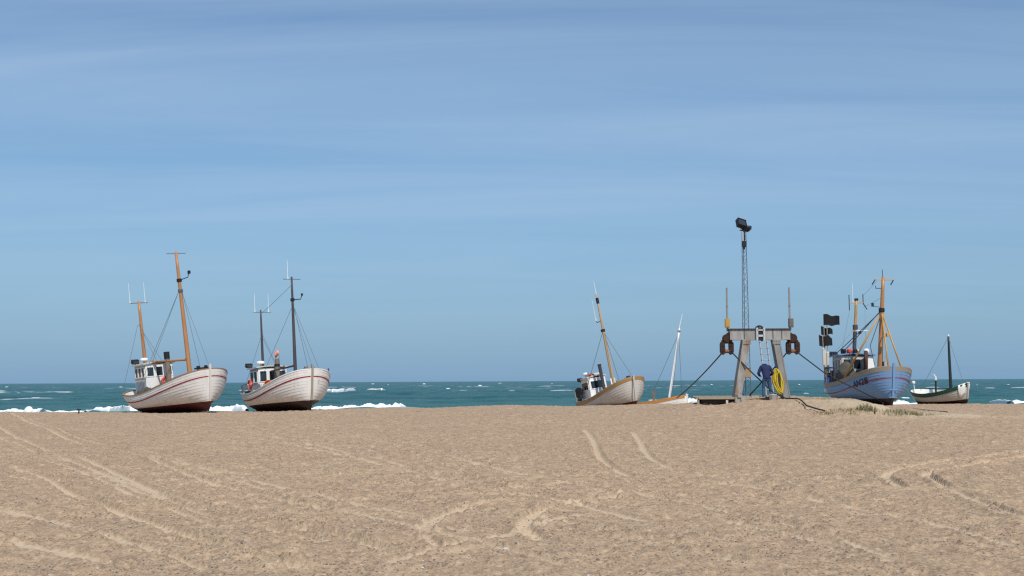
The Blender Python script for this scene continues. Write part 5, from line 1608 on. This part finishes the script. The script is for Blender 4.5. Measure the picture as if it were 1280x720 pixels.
def man():
    d = GD - 1.35
    p = W(958.3, 480, d)
    root = empty('person', (p.x, d, Hs(p.x, d) + .005))
    root.scale = (1.10, 1.06, 1.13)
    tag(root, 'person in navy jacket and blue jeans bending forward under the gantry, seen from behind', 'person')
    hip = Vector((.0, 0, .90)); 
    J = []; E = []
    def add(pos, r, par=None):
        J.append((tuple(pos), r)); i = len(J) - 1
        if par is not None: E.append((par, i))
        return i
    # body: one continuous figure
    pel = add((.0, 0, .92), (.13, .10))
    wai = add((.005, .07, 1.06), (.125, .095), pel)
    che = add((.0, .17, 1.24), (.15, .105), wai)
    shd = add((.0, .25, 1.37), (.10, .085), che)
    nek = add((.0, .33, 1.43), .052, shd)
    hd0 = add((.0, .41, 1.40), .078, nek)
    hd1 = add((.0, .49, 1.37), .092, hd0)
    hd2 = add((.0, .56, 1.32), .075, hd1)
    nose = add((.0, .57, 1.255), .016, hd1)
    for s in (-1, 1): add((s * .092, .47, 1.35), .018, hd1)
    hands = []
    for s in (-1, 1):
        sh = add((s * .19, .23, 1.36), .062, shd)
        el = add((s * (.31 if s < 0 else .30), .16, 1.10 if s < 0 else 1.12), .043, sh)
        wr = add((s * .20, .42, 1.02), .029, el)
        pm = add((s * .165, .50, 1.005), (.040, .022), wr)
        for k, (dx, L) in enumerate(((-.030, .070), (-.010, .082), (.010, .076), (.030, .058))):
            a = add((s * .15 + dx, .545, 1.0 + .004 * k), .0095, pm)
            b_ = add((s * .145 + dx, .545 + L * .55, .985), .009, a)
            add((s * .14 + dx, .545 + L * .75, .985 - L * .45), .008, b_)
        t0 = add((s * .165 - s * .045, .475, 1.005), .011, pm); add((s * .165 - s * .065, .52, .985), .009, t0)
        hp = add((s * .095, 0, .86), .092, pel)
        if s < 0: kn, an, to = (-.125, .05, .47), (-.15, -.03, .085), (-.17, .15, .035)
        else: kn, an, to = (.155, .06, .47), (.255, -.02, .085), (.29, .15, .035)
        k_ = add(kn, .055, hp); a_ = add(an, .040, k_); add(to, (.042, .03), a_)
    skin_mesh('body', J, E, pel, M['skin'], root, 2)
    # jacket
    J = []; E = []
    h0 = add((0, -.02, .82), (.175, .135)); h = add((0, -.01, .95), (.175, .14), h0); w = add((.005, .06, 1.08), (.18, .14), h); c = add((0, .16, 1.24), (.205, .15), w); s0 = add((0, .235, 1.385), (.13, .105), c); col = add((0, .32, 1.455), .085, s0)
    for s in (-1, 1):
        a = add((s * .185, .22, 1.37), .088, s0); m_ = add((s * .26, .18, 1.24), .076, a); e = add((s * (.315 if s < 0 else .305), .15, 1.10 if s < 0 else 1.12), .068, m_)
        f = add((s * .25, .31, 1.05), .058, e); add((s * .205, .405, 1.022), .050, f)
    skin_mesh('jacket', J, E, h0, M['navy'], root, 2)
    J = []; E = []
    h = add((0, .0, .96), (.15, .12)); 
    for s in (-1, 1):
        a = add((s * .095, -.005, .85), (.105, .11), h)
        if s < 0: pts = (((-.112, .03, .66), .088), ((-.125, .05, .47), .073), ((-.14, .0, .27), .066), ((-.15, -.03, .10), .062))
        else: pts = (((.128, .035, .66), .088), ((.155, .06, .47), .073), ((.21, .02, .27), .066), ((.252, -.02, .10), .062))
        for q, r in pts: a = add(q, r, a)
    skin_mesh('trousers', J, E, 0, M['jeans'], root, 2)
    for s in (-1, 1):
        J = []; E = []
        an, to = ((-.15, -.03), (-.17, .17)) if s < 0 else ((.253, -.02), (.29, .17))
        a = add((an[0], an[1] - .03, .055), (.05, .05)); b_ = add((an[0] * .6 + to[0] * .4, an[1] * .6 + to[1] * .4, .05), (.05, .045), a); add((to[0], to[1], .035), (.045, .032), b_)
        skin_mesh('shoe', J, E, 0, M['shoe'], root, 2)
    J = []; E = []
    a = add((0, .42, 1.42), .088); b_ = add((0, .49, 1.40), .100, a); c = add((0, .565, 1.36), .085, b_); add((0, .64, 1.30), (.07, .012), c)
    skin_mesh('cap', J, E, 1, M['hair'], root, 2)

# ------------------------------------------------------------------ sky, sun, camera
def world():
    w = bpy.data.worlds.new('World'); sc.world = w; w.use_nodes = True
    nt = w.node_tree; bg = nt.nodes['Background']
    sky = nt.nodes.new('ShaderNodeTexSky'); sky.sky_type = 'NISHITA'; sky.sun_disc = False
    sky.sun_elevation = R(SUN_EL); sky.sun_rotation = R(SUN_ROT)
    sky.air_density = 1.0; sky.dust_density = .6; sky.ozone_density = 3.0; sky.altitude = 0
    tc = nt.nodes.new('ShaderNodeTexCoord')
    sx = nt.nodes.new('ShaderNodeSeparateXYZ'); nt.links.new(tc.outputs['Generated'], sx.inputs[0])
    # high cirrus sheet: the direction projected onto a plane far overhead
    def math_(op, a, b):
        n = nt.nodes.new('ShaderNodeMath'); n.operation = op
        for s_, v_ in zip(n.inputs, (a, b)):
            if isinstance(v_, (int, float)): s_.default_value = v_
            else: nt.links.new(v_, s_)
        return n.outputs[0]
    zz = math_('ADD', math_('MAXIMUM', sx.outputs['Z'], 0.0), .10)
    cx = math_('DIVIDE', sx.outputs['X'], zz); cy = math_('DIVIDE', sx.outputs['Y'], zz)
    cv = nt.nodes.new('ShaderNodeCombineXYZ'); nt.links.new(cx, cv.inputs[0]); nt.links.new(cy, cv.inputs[1])
    mp = nt.nodes.new('ShaderNodeMapping'); mp.inputs['Rotation'].default_value = (0, 0, R(-16)); mp.inputs['Scale'].default_value = (.34, 1.5, 1); mp.inputs['Location'].default_value = (2.3, 5.1, 0)
    nt.links.new(cv.outputs[0], mp.inputs['Vector'])
    nn = nt.nodes.new('ShaderNodeTexNoise'); nn.inputs['Scale'].default_value = 1.0; nn.inputs['Detail'].default_value = 7; nn.inputs['Roughness'].default_value = .56
    nn.inputs['Distortion'].default_value = .9
    nt.links.new(mp.outputs[0], nn.inputs['Vector'])
    veil = ramp(nt, nn.outputs['Fac'], .26, .74, .03, .55)
    up = ramp(nt, sx.outputs['Z'], .03, .20, .12, 1)
    veil = math_('MULTIPLY', veil, up)
    tint = nt.nodes.new('ShaderNodeMix'); tint.data_type = 'RGBA'; tint.blend_type = 'MULTIPLY'; tint.inputs[0].default_value = 1
    nt.links.new(sky.outputs[0], tint.inputs[6]); tint.inputs[7].default_value = (*SKY_TINT, 1)
    # blue haze layer lying over the sea
    low = ramp(nt, sx.outputs['Z'], -.02, .30, 1, 0)
    low = math_('POWER', low, HAZE_POW)
    base = mixc(nt, math_('MULTIPLY', low, HAZE_AMT), tint.outputs[2], HAZE)
    mx = mixc(nt, veil, base, CLOUD)
    nt.links.new(mx, bg.inputs['Color'])
    bg.inputs['Strength'].default_value = SKY_STR

SUN_EL, SUN_ROT = 50, 162
SKY_TINT = (.84, 1.0, 1.09); CLOUD = (4.6, 6.1, 7.9); SKY_STR = .1
HAZE = (1.8, 3.45, 5.6); HAZE_POW = 1.3; HAZE_AMT = .92
SUN_STR = 4.0; EXPOSURE = 0.0

def sun():
    l = bpy.data.lights.new('sun', 'SUN'); l.energy = SUN_STR; l.angle = R(.53); l.color = (1, .95, .87)
    o = bpy.data.objects.new('sun', l); COL.objects.link(o)
    a = R(SUN_ROT); e = R(SUN_EL)
    dirv = Vector((math.sin(a) * math.cos(e), math.cos(a) * math.cos(e), math.sin(e)))
    o.rotation_euler = dirv.to_track_quat('Z', 'Y').to_euler(); o.location = dirv * 60

def camera():
    c = bpy.data.cameras.new('camera'); c.sensor_width = 36; c.lens = 36 * FPX / 1280
    c.clip_start = .1; c.clip_end = 60000
    o = bpy.data.objects.new('camera', c); COL.objects.link(o)
    m = Matrix((Rv, Uv, -Fv)).transposed().to_4x4(); m.translation = CAM
    o.matrix_world = m
    sc.camera = o

sc.cycles.use_denoising = False
sc.cycles.filter_width = 1.3
sc.view_settings.view_transform = 'Standard'; sc.view_settings.look = 'None'
sc.view_settings.gamma = 1; sc.view_settings.use_curve_mapping = False
sc.view_settings.exposure = EXPOSURE
camera(); sun(); world()
sand = build_sand()
link_pebbles(sand)
build_sea(); build_foam()
boat_orange_masts(); boat_dark_masts(); boat_tan_gunwale(); boat_small_open(); boat_blue(); boat_green_rail()
gantry()
sheave(908.7, -1, 'rusty pulley block hanging at the left end of the gantry beam')
sheave(991.3, 1, 'rusty pulley block hanging at the right end of the gantry beam')
ladder(); light_mast(); hose(); cables(); platform(); small_gear(); grass(); man()
